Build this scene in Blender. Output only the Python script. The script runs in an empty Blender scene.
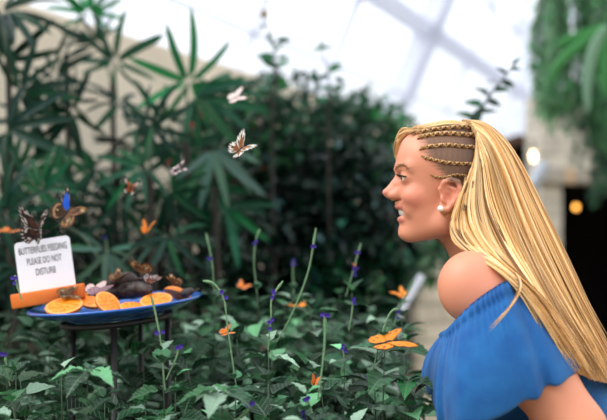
import bpy, math, random
import numpy as np
from mathutils import Vector, Matrix, Euler
R = math.radians
random.seed(7); rng = np.random.default_rng(7)
SC = bpy.context.scene
COL = SC.collection
FPX, CX, CY, CAMZ = 843.0, 303.5, 210.0, 1.45

def P(px, py, d):
    """the point in the place that the photo shows at px, py, d metres from the camera"""
    return np.array([(px - CX) / FPX * d, d, CAMZ - (py - CY) / FPX * d])

# ---------------------------------------------------------------- objects
def tag(o, label=None, cat=None, group=None, kind=None):
    for k, v in (('label', label), ('category', cat), ('group', group), ('kind', kind)):
        if v: o[k] = v
    return o
def empty(name, loc=(0, 0, 0), rot=(0, 0, 0), label=None, cat=None, group=None):
    o = bpy.data.objects.new(name, None); o.empty_display_size = .05
    COL.objects.link(o); o.location = tuple(loc); o.rotation_euler = rot
    return tag(o, label, cat, group)
def mesh_obj(name, V, F, mat, parent=None, col=None, uv=None, smooth=True, loc=None, rot=None):
    me = bpy.data.meshes.new(name)
    V = np.asarray(V, dtype=np.float64)
    if isinstance(F, np.ndarray) and F.ndim == 2:
        n, k = F.shape
        me.vertices.add(len(V)); me.vertices.foreach_set('co', V.astype(np.float32).ravel())
        me.loops.add(n * k); me.loops.foreach_set('vertex_index', F.astype(np.int32).ravel())
        me.polygons.add(n)
        me.polygons.foreach_set('loop_start', np.arange(0, n * k, k, dtype=np.int32))
        me.update(calc_edges=True); me.validate()
    else:
        me.from_pydata(V.tolist(), [], [list(f) for f in F]); me.update()
    if smooth: me.polygons.foreach_set('use_smooth', np.ones(len(me.polygons), dtype=bool))
    li = np.empty(len(me.loops), dtype=np.int32); me.loops.foreach_get('vertex_index', li)
    if col is not None:
        a = me.color_attributes.new('Col', 'FLOAT_COLOR', 'POINT')
        c = np.asarray(col, dtype=np.float32)
        if c.shape[1] == 3: c = np.concatenate([c, np.ones((len(c), 1), np.float32)], 1)
        a.data.foreach_set('color', c.ravel())
    if uv is not None:
        l = me.uv_layers.new(name='UVMap'); l.data.foreach_set('uv', np.asarray(uv, np.float32)[li].ravel())
    for m in (mat if isinstance(mat, (list, tuple)) else [mat]): me.materials.append(m)
    o = bpy.data.objects.new(name, me); COL.objects.link(o)
    if parent is not None: o.parent = parent
    if loc is not None: o.location = tuple(loc)
    if rot is not None: o.rotation_euler = rot
    return o

class MB:
    """collects shapes of ONE part"""
    def __init__(s): s.V = []; s.F = []
    def add(s, V, F):
        b = len(s.V); s.V.extend([tuple(v) for v in V]); s.F.extend([tuple(i + b for i in f) for f in F]); return s
    def box(s, c, size, M=None, bev=0.0):
        x, y, z = [k / 2 for k in size]
        import bmesh
        bm = bmesh.new(); bmesh.ops.create_cube(bm, size=1)
        bmesh.ops.scale(bm, vec=size, verts=bm.verts)
        if bev > 0: bmesh.ops.bevel(bm, geom=bm.edges[:], offset=bev, segments=2, affect='EDGES', profile=.5)
        bm.verts.index_update()
        V = [np.array(v.co) for v in bm.verts]; F = [[v.index for v in f.verts] for f in bm.faces]; bm.free()
        if M is not None: V = [np.array(M @ Vector(v)) for v in V]
        return s.add([v + np.array(c) for v in V], F)
    def beam(s, a, b, w, h, up=(0, 0, 1)):
        a = Vector(a); b = Vector(b); t = (b - a).normalized(); x = t.cross(Vector(up)).normalized(); z = x.cross(t)
        V = []
        for p in (a, b):
            for i, j in ((-1, -1), (1, -1), (1, 1), (-1, 1)): V.append(p + x * (i * w / 2) + z * (j * h / 2))
        return s.add(V, [(3, 2, 1, 0), (4, 5, 6, 7), (0, 1, 5, 4), (1, 2, 6, 5), (2, 3, 7, 6), (3, 0, 4, 7)])
    def lathe(s, prof, n=32, c=(0, 0, 0), close=False):
        V = []; F = []; m = len(prof)
        for i in range(n):
            a = 2 * math.pi * i / n
            for r, z in prof: V.append((c[0] + r * math.cos(a), c[1] + r * math.sin(a), c[2] + z))
        for i in range(n):
            k = (i + 1) % n
            for j in range(m - 1 if not close else m):
                j2 = (j + 1) % m
                F.append((i * m + j, k * m + j, k * m + j2, i * m + j2))
        return s.add(V, F)
    def tube(s, path, rad, n=8):
        V, F = tubes([np.asarray(path, float)], [np.broadcast_to(np.asarray(rad, float), (len(path),))], n)
        return s.add(V, [tuple(f) for f in F])
    def build(s, name, mat, parent=None, **k): return mesh_obj(name, np.array(s.V), s.F, mat, parent, **k)

def spline(pts, n):
    """Catmull-Rom through pts, n samples"""
    p = np.asarray(pts, float)
    if len(p) == 2: return p[0] + (p[1] - p[0]) * np.linspace(0, 1, n)[:, None]
    q = np.vstack([2 * p[0] - p[1], p, 2 * p[-1] - p[-2]])
    t = np.linspace(0, len(p) - 1 - 1e-9, n); i = t.astype(int); f = (t - i)[:, None]
    a, b, c, d = q[i], q[i + 1], q[i + 2], q[i + 3]
    return .5 * (2 * b + (c - a) * f + (2 * a - 5 * b + 4 * c - d) * f ** 2 + (3 * b - a - 3 * c + d) * f ** 3)
def spline_closed(pts, n):
    p = np.asarray(pts, float); m = len(p)
    t = np.linspace(0, m, n, endpoint=False); i = t.astype(int); f = (t - i)[:, None]
    a, b, c, d = p[(i - 1) % m], p[i % m], p[(i + 1) % m], p[(i + 2) % m]
    return .5 * (2 * b + (c - a) * f + (2 * a - 5 * b + 4 * c - d) * f ** 2 + (3 * b - a - 3 * c + d) * f ** 3)
def tubes(paths, rads, n=6, flat=None, ref=(0.13, 0.2, 0.97)):
    """swept tubes with round or flattened section, capped; returns one V, F(quads)"""
    Vs, Fs, base = [], [], 0
    ang = np.arange(n) * 2 * math.pi / n
    ref = np.array(ref)
    for pi, (p, r) in enumerate(zip(paths, rads)):
        m = len(p)
        t = np.gradient(p, axis=0); t /= np.linalg.norm(t, axis=1, keepdims=True) + 1e-12
        x = np.cross(t, ref); x /= np.linalg.norm(x, axis=1, keepdims=True) + 1e-9
        y = np.cross(x, t)
        fl = 1 if flat is None else flat
        ring = p[:, None] + np.asarray(r)[:, None, None] * (np.cos(ang)[None, :, None] * x[:, None] + fl * np.sin(ang)[None, :, None] * y[:, None])
        Vs.append(ring.reshape(-1, 3)); Vs.append(p[[0, -1]])
        i = np.arange(m - 1)[:, None] * n; j = np.arange(n)[None]; j2 = (j + 1) % n
        q = np.stack([i + j, i + j2, i + n + j2, i + n + j], -1).reshape(-1, 4)
        k = np.arange(0, n - 1, 2) if n % 2 == 0 else np.arange(0, n - 2, 2)
        if n % 2 == 0:
            c0 = np.stack([np.full(n // 2, m * n), (k + 2) % n, k + 1, k], -1)
            c1 = np.stack([np.full(n // 2, m * n + 1), (m - 1) * n + k, (m - 1) * n + k + 1, (m - 1) * n + (k + 2) % n], -1)
            q = np.vstack([q, c0, c1])
        Fs.append(q + base); base += m * n + 2
    return np.vstack(Vs), np.vstack(Fs)

# ---------------------------------------------------------------- materials
def lin(r, g, b):
    f = lambda c: (c / 255 / 12.92) if c / 255 <= .04045 else ((c / 255 + .055) / 1.055) ** 2.4
    return (f(r), f(g), f(b), 1)
def mat(name, color=(.5, .5, .5, 1), rough=.6, noise=None, attr=False, bump=None, metal=0, spec=.5, sss=0, emit=None, sheen=0, trans=0, coat=0):
    m = bpy.data.materials.new(name); m.use_nodes = True
    nt = m.node_tree; N = nt.nodes; L = nt.links
    b = N['Principled BSDF']; out = N['Material Output']
    b.inputs['Base Color'].default_value = color; b.inputs['Roughness'].default_value = rough
    b.inputs['Metallic'].default_value = metal; b.inputs['Specular IOR Level'].default_value = spec
    b.inputs['Sheen Weight'].default_value = sheen; b.inputs['Coat Weight'].default_value = coat
    src = None
    if attr:
        a = N.new('ShaderNodeAttribute'); a.attribute_name = 'Col'; src = a.outputs['Color']
    tc = N.new('ShaderNodeTexCoord')
    if noise:
        sc, amt, c2 = noise
        t = N.new('ShaderNodeTexNoise'); t.inputs['Scale'].default_value = sc; t.inputs['Detail'].default_value = 5
        L.new(tc.outputs['Object'], t.inputs['Vector'])
        rp = N.new('ShaderNodeValToRGB'); rp.color_ramp.elements[0].position = .35; rp.color_ramp.elements[1].position = .68
        L.new(t.outputs['Fac'], rp.inputs['Fac'])
        mx = N.new('ShaderNodeMix'); mx.data_type = 'RGBA'
        ml = N.new('ShaderNodeMath'); ml.operation = 'MULTIPLY'; ml.inputs[1].default_value = amt
        L.new(rp.outputs['Color'], ml.inputs[0]); L.new(ml.outputs[0], mx.inputs[0])
        if src is not None: L.new(src, mx.inputs[6])
        else: mx.inputs[6].default_value = color
        mx.inputs[7].default_value = c2; src = mx.outputs[2]
    if src is not None: L.new(src, b.inputs['Base Color'])
    if bump:
        sc, st = bump
        t = N.new('ShaderNodeTexNoise'); t.inputs['Scale'].default_value = sc; t.inputs['Detail'].default_value = 4
        L.new(tc.outputs['Object'], t.inputs['Vector'])
        bp = N.new('ShaderNodeBump'); bp.inputs['Strength'].default_value = st; bp.inputs['Distance'].default_value = .01
        L.new(t.outputs['Fac'], bp.inputs['Height']); L.new(bp.outputs['Normal'], b.inputs['Normal'])
    if sss:
        b.inputs['Subsurface Weight'].default_value = sss; b.inputs['Subsurface Radius'].default_value = (1, .35, .2)
        b.inputs['Subsurface Scale'].default_value = .006
    if emit:
        b.inputs['Emission Color'].default_value = emit[0]; b.inputs['Emission Strength'].default_value = emit[1]
    if trans:
        tr = N.new('ShaderNodeBsdfTranslucent'); ms = N.new('ShaderNodeMixShader'); ms.inputs[0].default_value = trans
        if src is not None: L.new(src, tr.inputs['Color'])
        else: tr.inputs['Color'].default_value = color
        L.new(b.outputs[0], ms.inputs[1]); L.new(tr.outputs[0], ms.inputs[2]); L.new(ms.outputs[0], out.inputs['Surface'])
    return m
def leaf_mat(name, rough=.4, veins=True, vein_col=(.17, .27, .17, 1), trans=.18, spec=.5):
    m = bpy.data.materials.new(name); m.use_nodes = True
    nt = m.node_tree; N = nt.nodes; L = nt.links
    b = N['Principled BSDF']; out = N['Material Output']
    b.inputs['Roughness'].default_value = rough; b.inputs['Specular IOR Level'].default_value = spec
    a = N.new('ShaderNodeAttribute'); a.attribute_name = 'Col'; src = a.outputs['Color']
    def mth(op, x, y=None):
        n = N.new('ShaderNodeMath'); n.operation = op
        for i, v in enumerate((x, y)):
            if v is None: continue
            if isinstance(v, (int, float)): n.inputs[i].default_value = v
            else: L.new(v, n.inputs[i])
        return n.outputs[0]
    if veins:
        uv = N.new('ShaderNodeUVMap'); sp = N.new('ShaderNodeSeparateXYZ'); L.new(uv.outputs[0], sp.inputs[0])
        ax = mth('ABSOLUTE', mth('SUBTRACT', sp.outputs[0], .5))
        f = mth('FRACT', mth('SUBTRACT', mth('MULTIPLY', sp.outputs[1], 7.), mth('MULTIPLY', ax, 3.2)))
        side = mth('LESS_THAN', f, .13); mid = mth('LESS_THAN', ax, .025)
        fac = mth('MULTIPLY', mth('MAXIMUM', side, mid), .55)
        mx = N.new('ShaderNodeMix'); mx.data_type = 'RGBA'; L.new(fac, mx.inputs[0]); L.new(src, mx.inputs[6]); mx.inputs[7].default_value = vein_col
        mx.blend_type = 'MIX'; src = mx.outputs[2]
        bp = N.new('ShaderNodeBump'); bp.inputs['Strength'].default_value = .5; bp.inputs['Distance'].default_value = .004
        L.new(mth('SUBTRACT', 1., fac), bp.inputs['Height']); L.new(bp.outputs['Normal'], b.inputs['Normal'])
    L.new(src, b.inputs['Base Color'])
    tr = N.new('ShaderNodeBsdfTranslucent'); L.new(src, tr.inputs['Color'])
    ms = N.new('ShaderNodeMixShader'); ms.inputs[0].default_value = trans
    L.new(b.outputs[0], ms.inputs[1]); L.new(tr.outputs[0], ms.inputs[2]); L.new(ms.outputs[0], out.inputs['Surface'])
    return m
def glass_mat(name):
    m = bpy.data.materials.new(name); m.use_nodes = True
    N = m.node_tree.nodes; L = m.node_tree.links; out = N['Material Output']; N.remove(N['Principled BSDF'])
    t = N.new('ShaderNodeBsdfTransparent'); t.inputs[0].default_value = (.96, .97, .98, 1)
    g = N.new('ShaderNodeBsdfGlossy'); g.inputs['Roughness'].default_value = .08
    ms = N.new('ShaderNodeMixShader'); ms.inputs[0].default_value = .05; L.new(t.outputs[0], ms.inputs[1]); L.new(g.outputs[0], ms.inputs[2])
    L.new(ms.outputs[0], out.inputs[0]); return m
def stone_mat(name, c1, c2, mortar, scale=3.0, bw=.5, rh=.25):
    m = mat(name, c1, .85); N = m.node_tree.nodes; L = m.node_tree.links; b = N['Principled BSDF']
    tc = N.new('ShaderNodeTexCoord'); br = N.new('ShaderNodeTexBrick')
    br.inputs['Color1'].default_value = c1; br.inputs['Color2'].default_value = c2; br.inputs['Mortar'].default_value = mortar
    br.inputs['Scale'].default_value = scale; br.inputs['Mortar Size'].default_value = .02; br.inputs['Brick Width'].default_value = bw; br.inputs['Row Height'].default_value = rh
    L.new(tc.outputs['UV'], br.inputs['Vector'])
    nz = N.new('ShaderNodeTexNoise'); nz.inputs['Scale'].default_value = 6; nz.inputs['Detail'].default_value = 6
    L.new(tc.outputs['Object'], nz.inputs['Vector'])
    mx = N.new('ShaderNodeMix'); mx.data_type = 'RGBA'; mx.blend_type = 'MULTIPLY'; mx.inputs[0].default_value = .55
    L.new(br.outputs['Color'], mx.inputs[6]); L.new(nz.outputs['Fac'], mx.inputs[7]); L.new(mx.outputs[2], b.inputs['Base Color'])
    bp = N.new('ShaderNodeBump'); bp.inputs['Distance'].default_value = .02; bp.inputs['Strength'].default_value = .4
    L.new(nz.outputs['Fac'], bp.inputs['Height']); L.new(bp.outputs[0], b.inputs['Normal'])
    return m
# ---------------------------------------------------------------- the conservatory
M_soil = mat('soil', lin(46, 38, 32), .95, noise=(9, .8, lin(24, 20, 18)), bump=(30, .8))
M_pave = stone_mat('paving', lin(176, 168, 150), lin(150, 142, 126), lin(98, 92, 84), 1.6, .6, .4)
M_plaster = mat('pale_plaster', lin(232, 220, 198), .9, noise=(2.5, .6, lin(204, 192, 170)), bump=(40, .3))
M_stone = stone_mat('pale_stone', lin(230, 222, 206), lin(220, 212, 196), lin(188, 180, 166), 2.2, .5, .28)
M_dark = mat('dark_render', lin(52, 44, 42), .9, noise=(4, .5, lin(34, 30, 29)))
M_white = mat('white_paint', lin(240, 243, 252), .45, trans=.4)
M_glass = glass_mat('greenhouse_glass')
M_rail = mat('grey_rail_paint', lin(176, 184, 196), .4)
M_brown = mat('brown_timber', lin(92, 66, 50), .7, noise=(12, .6, lin(58, 42, 34)))
def S(o): o['kind'] = 'structure'; return o
def quad(name, pts, m, thick=0.0, uvscale=1.0):
    p = np.array(pts, float); n = np.cross(p[1] - p[0], p[3] - p[0]); n /= np.linalg.norm(n)
    V = np.vstack([p, p - n * thick]); F = [(0, 1, 2, 3), (7, 6, 5, 4), (0, 4, 5, 1), (1, 5, 6, 2), (2, 6, 7, 3), (3, 7, 4, 0)]
    a = np.linalg.norm(p[1] - p[0]); h = np.linalg.norm(p[3] - p[0]); uv = np.array([(0, 0), (a, 0), (a, h), (0, h)] * 2) * uvscale
    return mesh_obj(name, V, F, m, uv=uv, smooth=False)
S(quad('floor', [(-6, -3, 0), (9, -3, 0), (9, 18, 0), (-6, 18, 0)], M_pave, .1))
# the side wall on the left runs away to the right behind the plants
W0 = np.array([-1.44, 4.0]); wd = np.array([.42, .907]); wd /= np.linalg.norm(wd); wn = np.array([wd[1], -wd[0]])
def wl(s, lat=0, z=0): p = W0 + wd * s + wn * lat; return (p[0], p[1], z)
EAVE = 2.38
S(quad('wall_left', [wl(-4.6), wl(12.5), wl(12.5, 0, EAVE), wl(-4.6, 0, EAVE)], M_plaster, -.25, 1))
# planting bed along the wall
bedp = [(-2.6, .9), (.36, .9), (.30, 2.2), (.62, 4.6), (1.5, 8.6), (1.2, 9.6)]
bb = [(-2.4, 1.75)]
V = [(x, y, .14) for x, y in bedp] + [(wl(6)[0], wl(6)[1], .14), (wl(-3.5)[0], wl(-3.5)[1], .14)]
nb = len(V); V += [(x, y, -.02) for x, y, z in V]
F = [tuple(range(nb))] + [(i, i + nb, (i + 1) % nb + nb, (i + 1) % nb) for i in range(nb)]
S(mesh_obj('ground', np.array(V), F, M_soil, smooth=False))
# kerb of the bed, along the path
mb = MB()
for a, b in zip(bedp[1:5], bedp[2:6]): mb.beam((a[0], a[1], .09), (b[0], b[1], .09), .09, .18)
S(mb.build('trim_1', M_stone, smooth=False))
# sloping glazed side above the wall, then a flatter roof
T = 2.2; cs = 1 / math.sqrt(1 + T * T); sn = T * cs
def rf(s, l, off=0.0):   # l = length up the slope
    lat = l * cs; z = EAVE + l * sn; p = W0 + wd * s + wn * lat
    n = np.array([-wn[0] * sn, -wn[1] * sn, cs])
    return np.array([p[0], p[1], z]) + n * off
SL = 4.2; S0, S1 = -4.6, 12.5
w1 = empty('window_1'); S(w1)
g = mesh_obj('glass', np.array([rf(S0, 0, .03), rf(S1, 0, .03), rf(S1, SL, .03), rf(S0, SL, .03), rf(S0, 0, .036), rf(S1, 0, .036), rf(S1, SL, .036), rf(S0, SL, .036)]), [(0, 1, 2, 3), (7, 6, 5, 4)], M_glass, w1, smooth=False)
mb = MB()
upn = tuple(rf(0, 0, 1) - rf(0, 0, 0))
for s in (-4.4, -2.9, -1.35, .72, 2.25, 3.7, 7.4, 8.9, 10.4, 11.9): mb.beam(rf(s, 0), rf(s, SL), .036, .06, upn)
mb.build('glazing_bar', M_white, w1, smooth=False)
mb = MB(); mb.beam(rf(5.62, -.1), rf(5.62, SL), .3, .2, upn); mb.build('rafter', M_white, w1, smooth=False)
mb = MB()
for l in (.36, 1.75, 2.4, 3.1, 3.8): mb.beam(rf(S0, l), rf(S1, l), .035, .05, upn)
mb.build('purlin', M_white, w1, smooth=False)
mb = MB(); mb.beam(rf(S0, 1.06), rf(S1, 1.06), .17, .14, upn); mb.build('beam', M_white, w1, smooth=False)
mb = MB(); mb.beam(rf(S0, 0), rf(S1, 0), .14, .1, (0, 0, 1)); mb.build('sill', M_white, w1, smooth=False)
# upper roof
w2 = empty('window_2'); S(w2)
e0 = SL * cs; ez = EAVE + SL * sn
def r2(s, l): p = W0 + wd * s + wn * (e0 + l); return np.array([p[0], p[1], ez + l * .35])
mesh_obj('glass', np.array([r2(S0, 0), r2(S1, 0), r2(S1, 7), r2(S0, 7)]), [(0, 1, 2, 3)], M_glass, w2, smooth=False)
mb = MB()
for s in np.arange(-4.4, 12.5, 1.5): mb.beam(r2(s, 0), r2(s, 7), .06, .08)
for l in (0, 1.4, 2.8, 4.2, 5.6): mb.beam(r2(S0, l), r2(S1, l), .06, .08)
mb.build('glazing_bar', M_white, w2, smooth=False)
# glazed end gable
w3 = empty('window_3'); S(w3)
def ge(l, z): p = W0 + wd * 12.5 + wn * l; return (p[0], p[1], z)
mesh_obj('glass', np.array([ge(0, EAVE), ge(8, EAVE), ge(8, 8), ge(0, 8)]), [(0, 1, 2, 3)], M_glass, w3, smooth=False)
mb = MB()
for l in np.arange(.2, 8, .5): mb.beam(ge(l, EAVE), ge(l, 8), .09, .09, tuple(wd) + (0,))
for z in (2.4, 3.2, 4.0, 4.8, 5.6, 6.4): mb.beam(ge(0, z), ge(8, z), .08, .08)
mb.build('glazing_bar', M_white, w3, smooth=False)
S(quad('wall_back', [ge(0, 0), ge(8, 0), ge(8, EAVE), ge(0, EAVE)], M_stone, -.25))
# stone gatehouse on the right with a dark doorway
def PX(px, d): return (px - CX) / FPX * d
D = 7.0
xl, xd = PX(541, D), PX(562, D); zt = P(0, 92, D)[2]; zl = P(0, 183, D)[2]
pil = MB(); pil.box(((xl + xd) / 2, D + .25, zl / 2), (xd - xl, .5, zl)); pil.box((xl + 1.6, D + .25, (zl + zt) / 2), (3.2, .5, zt - zl)); pil.box((xd + 1.1 + 1.2, D + .25, zl / 2), (2.0, .5, zl))
o = S(pil.build('wall_right', M_stone, smooth=False))
me = o.data; uvl = me.uv_layers.new(name='UVMap')
for l in me.loops:
    c = me.vertices[l.vertex_index].co; uvl.data[l.index].uv = (c.x + c.y, c.z)
S(MB().box((xl + 1.6, D - .03, zl + .06), (3.25, .1, .12), bev=.01).build('trim_2', M_stone, smooth=False))
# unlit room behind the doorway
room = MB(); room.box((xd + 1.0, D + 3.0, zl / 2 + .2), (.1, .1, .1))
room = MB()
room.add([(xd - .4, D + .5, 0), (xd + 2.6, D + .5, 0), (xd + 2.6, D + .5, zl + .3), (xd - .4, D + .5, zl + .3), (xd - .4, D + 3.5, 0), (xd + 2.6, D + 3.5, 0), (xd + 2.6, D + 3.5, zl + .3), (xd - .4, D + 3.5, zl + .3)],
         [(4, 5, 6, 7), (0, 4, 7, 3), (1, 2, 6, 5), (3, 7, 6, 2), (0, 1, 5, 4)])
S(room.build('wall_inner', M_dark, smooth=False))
# low timber porch roof left of the gatehouse
pr = MB()
a0, a1 = PX(498, 7.6), PX(540, 7.6); z0 = P(0, 140, 7.6)[2]
pth = [(a0 + (a1 - a0) * t, z0 - .22 * (2 * t - 1) ** 2 * .6) for t in np.linspace(0, 1, 11)]
for (x0, zz0), (x1, zz1) in zip(pth, pth[1:]): pr.beam((x0, 7.75, zz0), (x1, 7.75, zz1), .5, .09)
S(pr.build('ceiling_porch', M_brown, smooth=False))
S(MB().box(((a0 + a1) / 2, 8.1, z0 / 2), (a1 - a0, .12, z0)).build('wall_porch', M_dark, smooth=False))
# pale slanted handrail in front of it
mb = MB(); mb.tube([P(520, 208, 6.2), P(545, 163, 6.2)], .045, 10); mb.tube([P(520, 208, 6.2), P(520, 208, 6.2) * np.array([1, 1, 0])], .03, 8)
tag(mb.build('handrail', M_rail), 'pale grey slanting handrail behind the woman\'s long hair', 'handrail')
# stone block wall beside the path, seen under the chin
q = MB(); p0, p1 = P(404, 262, 5.2), P(520, 262, 5.6); q.beam((p0[0], p0[1], p0[2] / 2), (p1[0], p1[1], p1[2] / 2), .3, p0[2])
o = S(q.build('wall_path', stone_mat('path_wall_stone', lin(250, 240, 220), lin(240, 228, 206), lin(190, 180, 160), 2.0, .8, .22), smooth=False)); me = o.data; uvl = me.uv_layers.new(name='UVMap')
for l in me.loops:
    c = me.vertices[l.vertex_index].co; uvl.data[l.index].uv = (c.x * 1.0 + c.y, c.z)
ps = MB(); b0 = P(405, 304, 3.1); b1 = P(422, 275, 3.1); ps.beam(b0 - (b1 - b0) * .3, b1, .03, .022)
ps.tube([b0 - (b1 - b0) * .28, (b0[0] - .08, b0[1], 0)], .008, 8)
tag(ps.build('marker_post', M_white, smooth=False), 'white slanted marker board standing beside the path below her chin', 'marker')
# lamps
def lamp(px, py, d, r, sx, col, st, label, hang):
    c = P(px, py, d); e = empty('wall_lamp', c, label=label, cat='lamp')
    mb = MB(); mb.lathe([(0.0005, -r * sx)] + [(r * math.sin(a), -r * sx * math.cos(a)) for a in np.linspace(.2, 2.94, 14)] + [(.0005, r * sx)], 20)
    mb.build('bulb', mat('lamp_glow', col, .5, emit=(col, st)), e)
    mb = MB(); mb.lathe([(.0005, r * sx + .05), (r * .45, r * sx + .045), (r * .5, r * sx * .8), (.0005, r * sx * .8)], 16); mb.build('cap', M_dark, e)
    mb = MB(); mb.tube([(0, 0, r * sx + .04), (0, .02, hang * .6 + r), (0, .1, hang + r)], .008, 6); mb.build('bracket', M_dark, e)
lamp(534, 156, 7.2, .028, 1.7, (1, .78, .45, 1), 7, 'bright cream wall lamp under the brown porch roof', .12)
lamp(576, 207, 8.2, .022, 1.3, (1, .45, .08, 1), 5, 'small amber lamp glowing inside the dark doorway', .55)
c = P(570, 176, 6.93)
tag(MB().box(c + np.array([0, -.0, 0]), (.07, .03, .13), bev=.004).build('wall_plaque', mat('tan_plaque', lin(190, 160, 125), .6)), 'small tan plaque at the top of the dark doorway', 'plaque')

# unseen walls behind the camera and to the right, added to block low light
S(quad('wall_front_light_block', [(-3.4, -2.4, 0), (9, -2.4, 0), (9, -2.4, 2.5), (-3.4, -2.4, 2.5)], M_plaster, .25))
S(quad('wall_side_light_block', [(4.6, -2.4, 0), (4.6, 7, 0), (4.6, 7, 2.5), (4.6, -2.4, 2.5)], M_plaster, -.25))
# ---------------------------------------------------------------- butterflies
M_wing = mat('wing_scales', (.5, .5, .5, 1), .6, attr=True, trans=.25, spec=.3)
M_bug = mat('insect_body', lin(30, 24, 20), .6)
FORE = [(.0, .10), (.12, .28), (.36, .56), (.66, .80), (.92, .92), (1.0, .86), (.97, .66), (.86, .44), (.74, .22), (.5, .02), (.2, -.06), (.0, -.06)]
HIND = [(.0, .06), (.2, .08), (.48, .08), (.68, -.06), (.74, -.28), (.66, -.5), (.52, -.64), (.38, -.72), (.2, -.66), (.08, -.42), (.02, -.2)]
LC = lambda *c: np.array(lin(*c)[:3])
def wing_color(kind, hind, r, a, x, y):
    n = len(r); C = np.zeros((n, 3))
    vein = (np.abs(np.sin(a * math.pi * 7)) < .20) & (r > .25)
    edge = r > .86
    dots = (np.abs(r - .93) < .05) & (np.sin(a * math.pi * 26) > .2)
    def put(m, c): C[m] = LC(*c)
    if kind == 'orange':
        C[:] = LC(238, 130, 30); put(vein & (r > .5), (120, 60, 20)); put(edge, (46, 26, 16)); put(dots, (240, 225, 200))
        put((np.abs(r - .62) < .06) & (np.sin(a * 40) > .55), (60, 32, 18))
    elif kind == 'tawny':
        C[:] = LC(240, 152, 52); put(vein & (r > .55), (190, 96, 34)); put(r > .93, (120, 66, 30)); put((np.abs(r - .7) < .06) & (np.sin(a * 34) > .3), (150, 78, 30))
    elif kind == 'darkwhite':
        C[:] = LC(44, 26, 22); put(r < .45, (84, 50, 36)); put((np.abs(r - .74) < .06) & (np.sin(a * 22 + 1) > .0), (226, 214, 204)); put(dots, (230, 222, 214))
        put(r > .98, (30, 20, 18))
    elif kind == 'blue':
        C[:] = LC(30, 96, 214) if not hind else LC(74, 48, 32)
        if not hind: put(r > .78, (26, 20, 20)); put((np.abs(r - .88) < .04) & (np.sin(a * 40) > .3), (210, 190, 160))
        else: put((np.abs(r - .8) < .05), (190, 150, 104)); put((np.hypot(x - .42, y + .3) < .12), (22, 18, 16)); put((np.hypot(x - .42, y + .3) < .05), (214, 184, 120))
    elif kind == 'paper':
        C[:] = LC(238, 232, 220); put(r < .55, (160, 98, 52)); put(vein, (40, 30, 26)); put(edge, (40, 28, 24)); put(dots, (240, 236, 230))
        put((np.abs(r - .66) < .07) & (np.sin(a * 30) > .35), (50, 36, 30))
    elif kind == 'blackdots':
        C[:] = LC(26, 18, 20); put((np.abs(r - .72) < .14) & (np.sin(a * 19 + .6) > .1), (236, 206, 206)); put(dots, (240, 225, 220))
    elif kind == 'bandedorange':
        C[:] = LC(34, 22, 20); put((r > .3) & (r < .6), (206, 112, 50)); put((np.abs(r - .74) < .1) & (np.sin(a * 16) > -.2), (240, 232, 224))
    elif kind == 'pale':
        C[:] = LC(240, 226, 222); put(vein, (214, 180, 174)); put(r > .92, (196, 150, 146)); put(r < .25, (220, 160, 150))
    elif kind == 'brown':
        C[:] = LC(112, 74, 44); put((np.abs(r - .55) < .06), (70, 44, 28)); put((np.abs(r - .78) < .05), (170, 124, 76)); put(vein, (78, 50, 32)); put(r > .94, (52, 34, 24))
        ex = np.hypot(x - .42, y + .28) if hind else np.hypot(x - .8, y - .62)
        put(ex < .13, (196, 160, 96)); put(ex < .095, (24, 18, 16)); put(ex < .04, (220, 210, 180))
    return C
def wing_mesh(outline, kind, hind, scale, side, camber=.06):
    k = 40; na = 11
    o = spline_closed(outline, k); c = np.array([0.0, .02 if not hind else -.02])
    rr = np.linspace(0, 1, na)
    # outline from root edge to root edge, so the fan is open at the body
    pts = c + rr[:, None, None] * (o[None] - c)
    a = np.arange(k) / k
    x = pts[..., 0].ravel(); y = pts[..., 1].ravel(); r = np.repeat(rr, k); aa = np.tile(a, na)
    z = camber * np.sin(np.clip(x, 0, 1) * math.pi) + .012 * np.sin(aa * math.pi * 14) * r
    C = wing_color(kind, hind, r, aa, x, y)
    if hind: z = z - .03
    V = np.stack([side * x, y, z], 1) * scale
    F = []
    for i in range(na - 1):
        for j in range(k):
            j2 = (j + 1) % k; f = (i * k + j, (i + 1) * k + j, (i + 1) * k + j2, i * k + j2); F.append(f if side > 0 else f[::-1])
    # a thin second skin gives the wing its thickness
    n0 = len(V); V2 = V - np.array([0, 0, .0005]); F += [tuple(i + n0 for i in f[::-1]) for f in F[:]]
    return np.vstack([V, V2]), np.array(F), np.vstack([C, C])
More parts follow.
